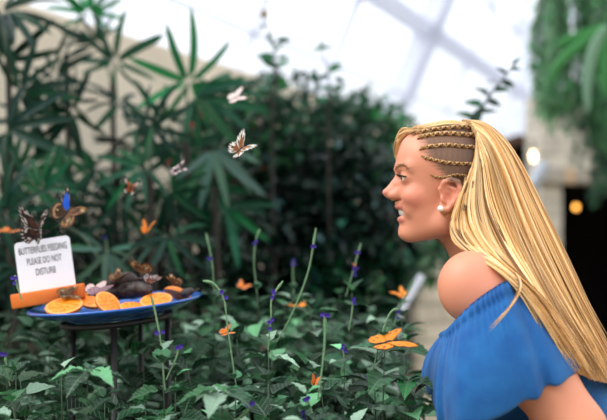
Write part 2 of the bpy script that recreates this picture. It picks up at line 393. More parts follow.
def butterfly(px, py, d, span, kind, label, fwd, dors, fold=15, group=None, fold2=None, hscale=1.0, kind2=None):
    """fwd, dors: where its head and its back point, as (right, up, away); fold: degrees the wings are raised"""
    y = Vector((fwd[0], fwd[2], fwd[1])).normalized(); z = Vector((dors[0], dors[2], dors[1])); z = (z - y * z.dot(y)).normalized(); x = y.cross(z)
    e = empty('butterfly', P(px, py, d), Matrix((x, y, z)).transposed().to_euler(), label, 'butterfly', group)
    s = span / 2
    mb = MB(); ys = np.linspace(-.62, .34, 14)
    prof = [.012, .035, .05, .058, .06, .055, .045, .06, .085, .09, .075, .05, .06, .03]
    V, F = tubes([np.stack([0 * ys, ys, -.02 + 0 * ys], 1) * s], [np.array(prof) * s], 8); mb.add(V, F)
    mb.build('body', M_bug, e)
    for sd in (-1, 1):
        mb = MB(); mb.tube(spline([(sd * .02 * s, .3 * s, 0), (sd * .1 * s, .5 * s, .06 * s), (sd * .2 * s, .72 * s, .1 * s)], 7), [.008 * s] * 5 + [.014 * s, .02 * s], 6)
        mb.build('antenna', M_bug, e)
        f = fold if sd > 0 or fold2 is None else fold2
        for nm, ol, h in (('forewing', FORE, False), ('hindwing', HIND, True)):
            V, F, C = wing_mesh(ol, kind2 if kind2 and sd > 0 else kind, h, s * (hscale if h else 1), sd)
            mesh_obj(nm, V, F, M_wing, e, col=C, rot=(0, R(-sd * f), 0))
    return e
butterfly(38, 229, 1.72, .09, 'darkwhite', 'dark brown butterfly with white wing marks perched on top of the white sign', (.12, .95, .1), (.3, 0, -.9), 74, fold2=4)
butterfly(68, 211, 1.78, .078, 'blue', 'butterfly with bright blue and brown wings flying above the sign', (.6, .68, .0), (-.25, .1, -.9), 14, fold2=2, hscale=1.2, kind2='brown')
butterfly(131, 188, 1.9, .05, 'bandedorange', 'small black, orange and white butterfly flying in front of the palms', (.3, .9, 0), (0, .1, -1), 40)
butterfly(178, 170, 1.9, .05, 'blackdots', 'small black butterfly with pinkish white spots flying among dark leaves', (.8, .42, 0), (-.3, .75, -.55), 6)
butterfly(241, 149, 1.62, .064, 'paper', 'white and brown spotted butterfly in sharp focus flying left of the woman', (.8, .6, .05), (-.5, .6, -.75), 12, fold2=30)
butterfly(236, 98, 2.1, .056, 'pale', 'pale whitish pink butterfly flying above the spotted one', (.75, .3, 0), (-.3, .7, -.7), 12)
butterfly(147, 231, 2.0, .05, 'tawny', 'small bright orange butterfly with raised wings above the orange dish', (.15, .5, .8), (.05, .85, -.5), 50)
butterfly(9, 231, 2.1, .066, 'orange', 'blurred orange butterfly at the left edge beside the sign', (.3, .1, .9), (0, .9, -.4), 3)
butterfly(388, 342, 1.44, .086, 'tawny', 'large orange butterfly with flat spread wings resting low before the blue top', (.95, .14, .2), (-.1, .97, -.26), 3)
butterfly(401, 294, 2.05, .045, 'tawny', 'orange butterfly among stems just left of the bare shoulder', (-.6, .35, .5), (.2, .8, -.6), 10)
butterfly(243, 286, 2.15, .042, 'orange', 'deep orange butterfly sitting on leaves right of the fruit dish', (.4, .3, .7), (.1, .8, -.6), 8)
butterfly(299, 306, 2.0, .046, 'tawny', 'pale orange butterfly sitting on leaves near the tall middle stem', (-.3, .1, .9), (-.05, .9, -.45), 8)
butterfly(226, 333, 1.6, .034, 'orange', 'small orange butterfly on a pale leaf in the lower left middle', (.9, .25, .3), (-.1, .8, -.5), 20)
butterfly(315, 381, 1.42, .024, 'orange', 'tiny orange butterfly on a leaf near the bottom edge', (.3, .8, .3), (0, .3, -.9), 40)
butterfly(355, 267, 1.88, .02, 'orange', 'tiny red orange butterfly clinging to a violet flower spike', (.2, .9, .1), (-.4, 0, -.9), 58)
# ---------------------------------------------------------------- feeding table
M_iron = mat('black_iron', lin(22, 20, 22), .5)
M_blue = mat('blue_glaze', lin(30, 92, 178), .22, noise=(14, .4, lin(24, 70, 150)), coat=.4)
M_peel = mat('orange_peel', lin(240, 128, 20), .4, bump=(420, .35), noise=(60, .35, lin(226, 104, 14)))
M_pith = mat('citrus_pith', lin(250, 226, 170), .6)
M_flesh = mat('orange_flesh', (.8, .4, .05, 1), .25, attr=True, bump=(500, .25))
M_block = mat('orange_wood', lin(232, 122, 40), .6, noise=(20, .5, lin(214, 100, 28)))
M_card = mat('white_card', lin(236, 238, 246), .4)
M_ink = mat('black_ink', lin(28, 30, 36), .6)
M_rot = mat('dark_fruit', lin(30, 18, 14), .4, noise=(40, .5, lin(70, 36, 16)), bump=(90, .5))
PD = 1.75; PR = .192; KS = .92   # KS: the dish is a little under 36 cm across
pc = P(116, 304, PD)
tilt = (0, R(-5.0), 0)
TM = Matrix.Translation(Vector(pc)) @ Euler(tilt).to_matrix().to_4x4()
def on(x, y, z=0.0): return np.array(TM @ Vector((x * KS, y * KS, z * KS)))
st = empty('plate_stand', (pc[0], pc[1], .14), label='thin black iron stand on legs carrying the blue dish', cat='stand')
mb = MB()
for r in (.12, ):
    a = np.linspace(0, 2 * math.pi, 37)
    mb.tube([on(r * math.cos(t), r * math.sin(t), -.034) - np.array([pc[0], pc[1], .14]) for t in a], .006, 8)
mb.build('ring', M_iron, st)
for px, dy in ((73, -.02), (114, -.105), (168, .0)):
    x = PX(px, PD + dy) - pc[0]
    h = on(x, dy, -.034); mb = MB()
    mb.tube([(x, dy, 0), (x, dy, h[2] - .14)], .0062, 10); mb.build('leg', M_iron, st)
x = .03; h = on(x, .11, -.034); mb = MB(); mb.tube([(x, .11, 0), (x, .11, h[2] - .14)], .0062, 10); mb.build('leg', M_iron, st)
dish = empty('feeding_dish', pc, tilt, 'round shallow blue dish holding cut fruit on the iron stand', 'dish'); dish.scale = (KS, KS, KS)
prof = [(.0005, -.024), (.10, -.024), (.15, -.016), (PR - .006, -.002), (PR, .001), (PR + .001, .004), (PR - .003, .006), (PR - .012, .002), (.148, -.009), (.10, -.016), (.0005, -.016)]
MB().lathe(prof, 72).build('dish_body', M_blue, dish)
mb = MB(); mb.lathe([(.095, -.026), (.098, -.0245), (.108, -.0245), (.108, -.027)], 48, close=True); mb.build('foot_ring', M_blue, dish)

def place(name, x, y, z, rot, label, cat, group=None):
    e = empty(name, on(x, y, z), rot, label, cat, group); e.scale = (KS, KS, KS); return e
def orange_piece(x, y, z, r, rot, label, arc=360, name='orange_half'):
    """a cut orange: arc 360 = half an orange cut face up, 180 = quarter"""
    e = place(name, x, y, z, tuple(R(v) for v in rot), label, 'orange', 'cut oranges on the blue dish')
    n = max(12, int(36 * arc / 360)); aa = np.linspace(0, R(arc), n + 1); ph = np.linspace(0, math.pi / 2, 10)
    V = []; F = []
    def grid(rad, flip):
        b = len(V)
        for a in aa:
            for p in ph: V.append((rad * math.cos(p) * math.cos(a), rad * math.cos(p) * math.sin(a), -rad * math.sin(p) * .5))
        m = len(ph)
        for i in range(n):
            for j in range(m - 1):
                f = (b + i * m + j, b + i * m + j + 1, b + (i + 1) * m + j + 1, b + (i + 1) * m + j); F.append(f[::-1] if not flip else f)
    grid(r, False)
    k = len(V)
    ri = r * .93
    for a in aa: V.append((r * math.cos(a), r * math.sin(a), 0)); V.append((ri * math.cos(a), ri * math.sin(a), .0003))
    for i in range(n): F.append((k + 2 * i, k + 2 * i + 2, k + 2 * i + 3, k + 2 * i + 1))
    mesh_obj('peel', np.array(V), F, M_peel, e)
    # flesh disc with segments
    def disc(mapper, arc2):
        nr, nt = 9, max(24, int(80 * arc2 / 360)); VV = []; CC = []; FF = []
        for i in range(nr + 1):
            q = i / nr
            for j in range(nt + 1):
                a = R(arc2) * j / nt; seg = abs(math.sin(a * 5))
                mem = q > .06 and seg < .16
                pith = q > .93 or q < .07
                h = -.0002 if mem or pith else .0012 * min(1, seg * 2) * math.sin(min(1, q) * math.pi)
                VV.append(mapper(q * ri * 1.0, a, h + .0006))
                CC.append(LC(250, 200, 120) if pith else (LC(250, 168, 40) if mem else LC(250, 136 + 14 * math.sin(a * 5 + q * 9), 8)))
        for i in range(nr):
            for j in range(nt):
                FF.append((i * (nt + 1) + j, (i + 1) * (nt + 1) + j, (i + 1) * (nt + 1) + j + 1, i * (nt + 1) + j + 1))
        return VV, CC, FF
    VV, CC, FF = disc(lambda q, a, h: (q * math.cos(a), q * math.sin(a), h), arc)
    if arc < 360:   # the second cut face of a wedge
        for sgn, a0 in ((1, 0.0), (-1, R(arc))):
            V2, C2, F2 = disc(lambda q, a, h: (q * math.cos(a) * math.cos(a0) + h * sgn * math.sin(a0), q * math.cos(a) * math.sin(a0) - h * sgn * math.cos(a0), -q * math.sin(a)), 180)
            keep = [f for f in F2]; b = len(VV)
            # only the lower half circle between both radii
            VV += [(v if True else v) for v in V2]; CC += C2; FF += [tuple(i + b for i in f) for f in keep]
    mesh_obj('flesh', np.array(VV), FF, M_flesh, e, col=np.array(CC))
    return e
orange_piece(-.094, -.078, .014, .041, (20, -6, 8), 'large orange half facing forward at the front left of the dish')
orange_piece(-.045, -.005, .016, .036, (22, 8, -10), 'orange half lying behind the front left orange half')
orange_piece(.006, -.098, .014, .030, (48, 0, 52), 'orange wedge showing its peel at the front middle of the dish')
orange_piece(.055, -.08, -.002, .03, (16, 0, 30), 'flat orange slice lying at the front right of the middle wedge')
orange_piece(.1, -.05, .006, .036, (20, -8, 12), 'orange half facing forward right of the dark fruit')
orange_piece(.135, .03, .004, .034, (150, 10, -20), 'rounded orange piece with its peel up at the right rim of the dish')
# overripe fruit: a heap of dark banana pieces
def banana(x, y, z, L, r, rotz, bend, label):
    e = place('banana_piece', x, y, z, (0, R(-6), R(rotz)), label, 'banana', 'dark fruit on the blue dish')
    t = np.linspace(-1, 1, 14); p = np.stack([t * L / 2, bend * (1 - t * t), .35 * bend * (1 - t * t)], 1)
    rad = r * np.clip(1.05 - np.abs(t) ** 5, .25, 1)
    mb = MB(); mb.tube(p, rad, 10); mb.build('peel', M_rot, e)
    mb = MB(); mb.tube([p[-1], p[-1] + np.array([.012, -.004, .004])], [r * .3, r * .2], 8); mb.build('stem', M_rot, e)
banana(.012, .02, .018, .10, .021, 12, .02, 'longest dark overripe banana piece lying in the middle of the dish')
banana(.045, -.01, .022, .075, .019, -25, .018, 'short dark banana piece leaning in front of the longest one')
banana(.015, .035, .044, .075, .018, 40, .015, 'dark banana piece on top at the back of the heap')
banana(.165, -.0, .01, .045, .009, 60, .006, 'thin brown fruit scrap at the right rim of the dish')
# butterflies that feed on the dish
def bf_on(x, y, z, *a, **k):
    p = on(x, y, z); px = CX + p[0] / p[1] * FPX; py = CY - (p[2] - CAMZ) / p[1] * FPX
    return butterfly(px, py, p[1], *a, **k)
bf_on(.066, .012, .06, .066, 'brown', 'brown butterfly with upright closed wings on the dark fruit', (-.8, -.1, .3), (.1, 1, -.1), 80)
bf_on(.008, .01, .052, .056, 'brown', 'dark patterned butterfly with half open wings on the heap of dark fruit', (.5, .2, .8), (-.1, .9, -.4), 40)
bf_on(-.028, -.068, .03, .062, 'pale', 'whitish butterfly feeding between the two front oranges', (.6, -.1, .6), (0, 1, -.3), 60)
bf_on(-.095, -.045, .034, .055, 'brown', 'small pale brown butterfly sitting on the front left orange half', (.8, 0, .3), (-.1, .9, -.5), 14)
bf_on(.088, -.06, .045, .05, 'paper', 'small black and white butterfly feeding on the right front orange', (.4, -.3, .6), (.1, 1, -.3), 74)
bf_on(.14, -.02, .032, .045, 'brown', 'brown butterfly perched near the right rim of the dish', (-.8, .1, .4), (0, 1, -.2), 66)
# sign
sg = empty('feeding_sign', P(50, 303, 1.74) , (R(-4), R(-8.5), R(10)), 'white notice card in an orange wooden block at the left of the dish', 'sign'); sg.scale = (KS, KS, KS)
MB().box((0, 0, .016), (.158, .045, .032), bev=.003).build('sign_base', M_block, sg)
import bmesh
def card():
    w, h, r, t = .061, .116, .009, .0035; pts = []
    for cx, cz, a0 in ((w - r, h - r, 0), (-w + r, h - r, 90)):
        for k in range(7): a = R(a0 + k * 15); pts.append((cx + r * math.cos(a), cz + r * math.sin(a)))
    pts += [(-w, 0), (w, 0)]
    n = len(pts); V = [(x, -t / 2, z) for x, z in pts] + [(x, t / 2, z) for x, z in pts]
    F = [tuple(range(n))[::-1], tuple(range(n, 2 * n))] + [(i, (i + 1) % n, (i + 1) % n + n, i + n) for i in range(n)]
    return np.array(V), F
V, F = card()
cd = mesh_obj('card', V, F, M_card, sg, smooth=False, loc=(.0, .004, .03), rot=(R(-6), 0, 0))
for i, (t, wid) in enumerate((('BUTTERFLIES FEEDING', .106), ('PLEASE DO NOT', .076), ('DISTURB', .043))):
    cu = bpy.data.curves.new('lettering', 'FONT'); cu.body = t; cu.size = .0215; cu.align_x = 'CENTER'; cu.extrude = .0002; cu.offset = .0
    to = bpy.data.objects.new('lettering', cu); COL.objects.link(to); bpy.context.view_layer.update()
    k = wid / max(.01, to.dimensions.x)
    dg = bpy.context.evaluated_depsgraph_get(); me = bpy.data.meshes.new_from_object(to.evaluated_get(dg))
    bpy.data.objects.remove(to)
    me.materials.clear(); me.materials.append(M_ink)
    to = bpy.data.objects.new('lettering', me); COL.objects.link(to); to.parent = cd
    to.scale = (k, 1, 1); to.rotation_euler = (R(90), 0, 0); to.location = (0, -.0022, .087 - i * .0255)
# ---------------------------------------------------------------- planting
M_leafA = leaf_mat('toothed_leaf', .45, True, spec=.24)
M_leafB = leaf_mat('glossy_leaf', .27, False, trans=.08, spec=.22)
M_palm = leaf_mat('palm_leaf', .38, False, trans=.16, spec=.16)
M_vine = leaf_mat('vine_leaf', .5, False, trans=.3)
M_stem = mat('green_stem', lin(58, 78, 56), .6)
M_dstem = mat('dark_stem', lin(36, 32, 28), .8, noise=(40, .5, lin(54, 48, 38)))
M_spike = mat('spike_green', lin(112, 150, 108), .55, bump=(300, .4))
M_violet = mat('violet_petal', lin(70, 40, 160), .5, trans=.2)
M_red = mat('red_petal', lin(190, 50, 60), .5, trans=.2)

def leaf_template(rows=12, cols=2, width=.5, tip=1.3, base=.55, serr=.0, fold=.16, droop=.25, wave=0.0):
    """leaf of unit length along +Y, upper side +Z; returns V, F, UV"""
    s = np.linspace(0, 1, rows + 1); prof = np.sin(np.pi * s ** base) ** tip
    prof = prof / prof.max() * width / 2; prof[0] = .008; prof[-1] = .003
    cs = np.linspace(-1, 1, 2 * cols + 1); V = []; UV = []
    for i, t in enumerate(s):
        for c in cs:
            w = prof[i]
            y = t
            if serr and abs(c) == 1 and 0 < i < rows: w *= 1 + serr * (.5 if i % 2 else -.5); y += serr * .10 * (1 if i % 2 else -1) / rows * 6
            x = c * w
            z = abs(x) * fold * 2 - droop * t * t + wave * math.sin(t * 21) * abs(c) * w
            V.append((x, y, z)); UV.append(((c * (w / (width / 2)) + 1) / 2, t))
    m = 2 * cols + 1
    F = [(i * m + j, i * m + j + 1, (i + 1) * m + j + 1, (i + 1) * m + j) for i in range(rows) for j in range(m - 1)]
    return np.array(V), np.array(F), np.array(UV)
T_HERO = leaf_template(18, 2, .62, 1.15, .62, .16, .2, .3, .12)
T_MID = leaf_template(10, 1, .6, 1.15, .62, .14, .2, .3)
T_BG = leaf_template(5, 1, .46, 1.1, .7, 0, .16, .3)
T_LANCE = leaf_template(6, 1, .26, 1.0, .75, 0, .2, .4)
T_STRAP = leaf_template(10, 1, .13, .55, .8, 0, .25, .35)
def norm(a): return a / (np.linalg.norm(a, axis=-1, keepdims=True) + 1e-12)
def scatter(T, pos, dirs, ups, lens, cols, wid=None):
    """many copies of one leaf in ONE mesh: leaves of one plant"""
    V, F, UV = T; n = len(pos); m = len(V)
    y = norm(np.asarray(dirs, float)); x = norm(np.cross(y, np.asarray(ups, float))); z = np.cross(x, y)
    B = np.stack([x, y, z], 1) * np.asarray(lens, float)[:, None, None]
    VV = V if wid is None else None
    if wid is None: W = np.einsum('vk,nkj->nvj', V, B)
    else:
        W = np.einsum('nvk,nkj->nvj', V[None] * np.stack([wid, np.ones(n), np.ones(n)], 1)[:, None, :], B)
    W = W + np.asarray(pos, float)[:, None, :]
    FF = (F[None] + (np.arange(n) * m)[:, None, None]).reshape(-1, 4)
    C = np.repeat(np.asarray(cols, float), m, axis=0)
    return W.reshape(-1, 3), FF, C, np.tile(UV, (n, 1))
def greens(n, base, var=.35, alt=None, palt=.0):
    b = np.array(lin(*base)[:3]); k = np.exp(rng.normal(0, var, (n, 1)))
    c = b * k * (1 + rng.normal(0, .08, (n, 3)))
    if alt is not None:
        m = rng.random(n) < palt; c[m] = np.array(lin(*alt)[:3]) * np.exp(rng.normal(0, .2, (m.sum(), 1)))
    m = rng.random(n) < .3; c[m] *= np.array([.6, 1.12, .7])
    return np.clip(c, .002, .9)

# --- blue porterweed in the bed -------------------------------------------------
def flower(o_parent, p, s=.005):
    mb = MB()
    for k in range(5):
        a = k * 2 * math.pi / 5 + .3; d = np.array([math.cos(a), -.6, math.sin(a)]); d /= np.linalg.norm(d)
        t = np.cross(d, (0, 1, 0)); t /= np.linalg.norm(t)
        c = np.array([0, -.25, 0]) * s
        mb.add([c, c + (d * .6 + t * .42) * s, c + d * 1.05 * s + np.array([0, .1, 0]) * s, c + (d * .6 - t * .42) * s], [(0, 1, 2, 3)])
    mb.tube([(0, s * .9, 0), (0, -s * .2, 0)], [s * .16, s * .3], 6)
    mb.build('flower', M_violet, o_parent, loc=p)
def porterweed(px, py, d, label, spikes=(), group=None, nst=4, spread=.13, template=T_MID, big=.075, base=(66, 98, 74), star=False, depth=.5):
    """px, py, d: the top of the plant; spikes: (points [(px,py)...], flowers [(index 0..1)])"""
    top = P(px, py, d); root = np.array([top[0] + rng.normal(0, .02), d + rng.normal(0, .03), .14])
    e = empty('porterweed', root, label=label, cat='plant', group=group)
    stems = []; pos = []; dr = []; up = []; ln = []
    tips = [top] + [top + np.array([spread * math.cos(a) * rng.uniform(.5, 1), spread * math.sin(a) * rng.uniform(.5, 1), -rng.uniform(.02, .14)]) for a in rng.uniform(0, 6.28) + np.arange(nst - 1) * 6.28 / max(1, nst - 1)]
    for ti, t in enumerate(tips):
        h = t[2] - root[2]
        mid = root + (t - root) * .45 + np.array([(t - root)[0] * -.18, (t - root)[1] * -.18, .06])
        path = spline([root, mid, t], 14); stems.append((path, np.linspace(.0055, .0009, 14)))
        if star and ti == 0:   # a whorl of broad leaves at the very top
            for q in range(6):
                a = q * math.pi / 3 + .3; dd = np.array([math.cos(a), math.sin(a), -.12 + .16 * (q % 2)])
                pos.append(t + dd * .006); dr.append(dd); up.append((0, 0, 1)); ln.append(big * rng.uniform(.6, .78))
        L = .05 if star and ti == 0 else 0.0; az = rng.uniform(0, 6.28); k = 0
        while L < min(depth, h - .2):
            f = 1 - L / h; p = path[min(13, int(round(f * 13)))] if L > .02 else t
            p = path[0] + 0 * p
            i = f * 13; i0 = int(min(12, i)); p = path[i0] + (path[i0 + 1] - path[i0]) * (i - i0)
            size = big * min(1, .42 + k * .22) * rng.uniform(.8, 1.15)
            el = R(max(-12, 42 - k * 17) + rng.normal(0, 9))
            for q in (0, math.pi):
                a = az + q + rng.normal(0, .22); dd = np.array([math.cos(a) * math.cos(el), math.sin(a) * math.cos(el), math.sin(el)])
                pet = dd * size * .16
                pos.append(p + pet); dr.append(dd); up.append(np.array([0, 0, 1]) + rng.normal(0, .18, 3)); ln.append(size)
            az += math.pi / 2 + rng.normal(0, .12); L += .022 + .014 * min(k, 2) + rng.uniform(0, .012); k += 1
    V, F = tubes([s[0] - root for s in stems], [s[1] for s in stems], 6); mesh_obj('stem', V, F, M_stem, e)
    V, F, C, U = scatter(template, np.array(pos) - root, dr, up, ln, greens(len(pos), base, .42, (138, 168, 146), .3 if d < 1.6 and group is None else .18))
    mesh_obj('foliage', V, F, M_leafA, e, col=C, uv=U)
    for pts, fl in spikes:
        q = spline([P(x, y, d + .0) for x, y in pts], 22) - root
        r = np.linspace(.0012, .0015, 22); r[-4:] = [.002, .0021, .0018, .001]
        r[8:] += .0006 * (np.arange(14) % 2)
        V, F = tubes([q], [r * 1.08], 7); so = mesh_obj('flower_spike', V, F, M_spike, e)
        for f in fl:
            c = q[int(round(f * 21))]; 
            for k in range(3): flower(so, c + np.array([rng.normal(0, .0035), -.003, rng.normal(0, .005)]), .0047)
    return e
fl = 'leafy green plant without open flowers filling the bed below the spikes'
hero = [
 (214, 288, 1.9, 'porterweed with a slim pale spike curving up behind the fruit dish', [([(214, 290), (212, 262), (206, 233)], [.55])]),
 (257, 290, 1.95, 'porterweed whose tall pale spike bends over at the tip, left of centre', [([(257, 294), (254, 262), (256, 240), (260, 229)], [.6])]),
 (272, 352, 1.7, 'porterweed with the longest leaning spike and a violet flower near its top', [([(262, 366), (290, 318), (308, 272), (316, 228)], [.87])]),
 (352, 292, 1.88, 'porterweed with violet flowers on a spike near the tiny red orange butterfly', [([(346, 296), (354, 268), (361, 243)], [.8, .5, .42])]),
 (385, 338, 1.48, 'porterweed whose short spike stands before the large flat orange butterfly', [([(371, 376), (378, 350), (386, 322), (392, 311), (398, 309)], [.02])]),
 (268, 344, 1.5, 'porterweed with a dark stem and two violet flowers in sharp focus', [([(268, 350), (271, 318), (272, 298), (283, 281)], [.28, .72])]),
 (236, 380, 1.46, 'porterweed with a violet flower at the bend of its nodding stem', [([(236, 384), (228, 330), (224, 300), (214, 284), (203, 281)], [.55])]),
 (402, 318, 1.8, 'porterweed with a slim spike next to the white marker board', [([(392, 330), (400, 308), (414, 280)], [.4])]),
 (162, 352, 1.45, 'porterweed rising in front of the right side of the fruit dish', [([(165, 390), (161, 345), (156, 316), (151, 296)], [.45]), ([(166, 380), (176, 358), (179, 346)], [.95])]),
 (88, 371, 1.36, 'porterweed with a star of broad leaves in front of the stand legs', []),
 (222, 392, 1.3, 'porterweed with very large dark leaves at the bottom edge', [([(236, 420), (246, 412), (251, 405)], [.96])]),
 (306, 396, 1.36, 'porterweed with three violet flowers at the bottom near the centre', [([(312, 412), (309, 404), (307, 399)], [.9]), ([(300, 418), (302, 414), (303, 411)], [.9]), ([(318, 400), (324, 350), (325, 314)], [.99])]),
 (345, 352, 1.6, 'porterweed with one violet flower left of the large orange butterfly', [([(342, 372), (344, 358), (343, 348)], [.96]), ([(349, 330), (352, 312), (353, 301)], [.97])]),
 (16, 372, 1.5, 'porterweed with violet flowers at the bottom left corner', [([(10, 386), (7, 370), (5, 357)], [.97]), ([(22, 300), (17, 286), (15, 275)], [.9])]),
 (108, 262, 2.5, 'porterweed with a violet flower just above the dish, under the palms', [([(112, 262), (107, 248), (105, 236)], [.97])]),
 (293, 290, 2.1, 'porterweed with a violet flower in the dark gap at the centre', [([(294, 296), (293, 276), (293, 262)], [.97])]),
 (408, 380, 1.46, 'porterweed beside the hem of the blue ruffle', []),
]
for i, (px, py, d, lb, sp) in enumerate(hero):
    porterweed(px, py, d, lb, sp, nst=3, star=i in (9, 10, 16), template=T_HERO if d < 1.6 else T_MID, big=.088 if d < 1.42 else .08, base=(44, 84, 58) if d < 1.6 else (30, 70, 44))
fl = 'leafy green plant without open flowers filling the bed below the spikes'
k = 0
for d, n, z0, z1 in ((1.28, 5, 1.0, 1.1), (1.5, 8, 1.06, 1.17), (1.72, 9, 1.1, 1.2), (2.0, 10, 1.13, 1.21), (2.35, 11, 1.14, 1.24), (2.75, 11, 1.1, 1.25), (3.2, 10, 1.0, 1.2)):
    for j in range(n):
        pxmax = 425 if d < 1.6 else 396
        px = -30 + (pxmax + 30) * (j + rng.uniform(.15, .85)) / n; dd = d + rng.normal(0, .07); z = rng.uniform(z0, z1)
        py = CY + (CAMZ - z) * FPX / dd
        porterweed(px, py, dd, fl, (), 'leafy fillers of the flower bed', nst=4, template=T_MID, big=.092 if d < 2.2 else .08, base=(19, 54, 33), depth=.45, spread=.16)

# --- lady palms on the left ----------------------------------------------------------
def fan(parent, c, towards, n, L, wdt, spread, colr, droop=.3, roll=0.0):
    """one fan leaf: leaflets radiating about the axis «towards» in the plane facing the camera, more or less"""
    ax = norm(np.array(towards, float)); side = norm(np.cross(ax, np.array([rng.normal(0, .35), -1, .35 + rng.normal(0, .3)]))); nrm = np.cross(side, ax)
    a = np.linspace(-spread, spread, n) + rng.normal(0, .07, n)
    d = np.cos(a)[:, None] * ax + np.sin(a)[:, None] * side + rng.normal(0, .10, (n, 3)) + nrm * .18
    ln = L * (1 - .25 * np.abs(a) / spread) * rng.uniform(.8, 1.12, n)
    tmpl = leaf_template(8, 1, wdt, .38, .8, 0, .35, droop)
    V, F, C, U = scatter(tmpl, np.repeat(c[None], n, 0) + d * .012, d, np.repeat(nrm[None], n, 0) + rng.normal(0, .25, (n, 3)), ln, greens(n, colr, .22))
    return mesh_obj('frond', V, F, M_palm, parent, col=C, uv=U)
def lady_palm(label, base_px, d, fronds, group=None):
    """fronds: (px, py, dd, axis angle in the picture (deg, 90 = up), leaflets, length px, spread deg, colour)"""
    b = P(base_px, 210, d); root = np.array([b[0], b[1], .14])
    e = empty('lady_palm', root, label=label, cat='palm', group=group)
    canes = []; pets = []
    ymin = min(f[1] for f in fronds); top = P(base_px, ymin + 40, d) - root
    canes.append((spline([(0, 0, 0), top * .5 + np.array([.02, 0, 0]), top], 12), np.linspace(.016, .010, 12)))
    for px, py, dd, ang, n, Lp, spd, colr in fronds:
        D_ = d + dd; c = P(px, py, D_) - root; ax = np.array([math.cos(R(ang)), rng.normal(-.15, .25), math.sin(R(ang))])
        zc = max(.3, min(top[2], c[2] - .12)); att = top * (zc / top[2])
        pets.append((spline([att, (att + c) / 2 + np.array([0, 0, .03]), c], 8), np.full(8, .0045)))
        fan(e, c, ax, n, Lp / FPX * D_, .14, R(spd), colr)
    V, F = tubes([c[0] for c in canes], [c[1] for c in canes], 8); mesh_obj('cane', V, F, M_dstem, e)
    V, F = tubes([c[0] for c in pets], [c[1] for c in pets], 6); mesh_obj('leaf_stalk', V, F, M_stem, e)
    return e
DK = (20, 54, 42); MD = (30, 82, 58); BR = (44, 122, 74); PL = (84, 120, 104)
lady_palm('dark lady palm at the left edge with drooping fans reaching over the wall', 8, 2.7, [
 (2, 14, 0, 0, 9, 80, 70, DK), (6, 60, .1, 60, 9, 56, 100, DK), (20, 92, 0, 20, 9, 60, 110, DK), (8, 130, -.1, -20, 9, 70, 110, DK), (16, 178, 0, 0, 9, 66, 120, MD)])
lady_palm('tall lady palm with a big spread fan before the pale wall at the upper left', 66, 2.9, [
 (56, 76, 0, 80, 10, 52, 130, DK), (88, 14, .2, 90, 11, 44, 110, BR), (72, 112, -.1, 200, 10, 56, 130, DK), (60, 150, 0, 250, 9, 58, 100, MD), (36, 120, .1, 180, 9, 50, 120, DK), (68, 100, 0, 100, 9, 40, 150, DK)])
lady_palm('lady palm with its highest fan left of the roof bar and dark lower fans', 112, 3.1, [
 (116, 62, 0, 60, 10, 50, 150, MD), (96, 44, .2, 120, 8, 40, 90, DK), (118, 104, -.1, 300, 9, 52, 130, DK), (130, 142, 0, 270, 9, 56, 110, DK), (98, 168, 0, 230, 9, 60, 100, MD)])
lady_palm('lady palm with the bright upright star shaped fan against the white glazing', 186, 2.9, [
 (188, 82, 0, 80, 9, 62, 150, BR), (194, 98, 0, 330, 9, 72, 70, MD), (166, 124, 0, 150, 10, 50, 140, DK), (176, 148, .1, 290, 9, 66, 100, MD)])
lady_palm('lady palm with broad dark fans above the dish', 150, 2.6, [
 (144, 168, 0, 200, 9, 56, 120, MD), (170, 190, 0, 280, 9, 56, 110, DK), (120, 205, .1, 250, 9, 52, 110, DK), (152, 128, .1, 45, 8, 50, 130, DK)])
lady_palm('lady palm with pale shining leaflets left of the spotted butterfly', 214, 2.8, [
 (212, 150, 0, 300, 9, 62, 70, PL), (205, 182, 0, 280, 9, 56, 90, MD), (226, 206, .1, 290, 8, 60, 80, MD), (232, 132, .2, 20, 8, 46, 100, DK)])
lady_palm('low lady palm with a pale fan of narrow leaflets behind the dish', 106, 2.35, [
 (106, 250, 0, 270, 12, 42, 115, PL), (60, 225, .1, 250, 9, 50, 120, DK), (168, 236, .1, 290, 9, 52, 110, DK)])
lady_palm('low dark lady palm at the left edge behind the sign', 10, 2.3, [
 (6, 215, 0, 40, 9, 56, 120, DK), (20, 265, 0, 200, 9, 56, 120, DK), (44, 190, .1, 60, 9, 50, 120, MD)])

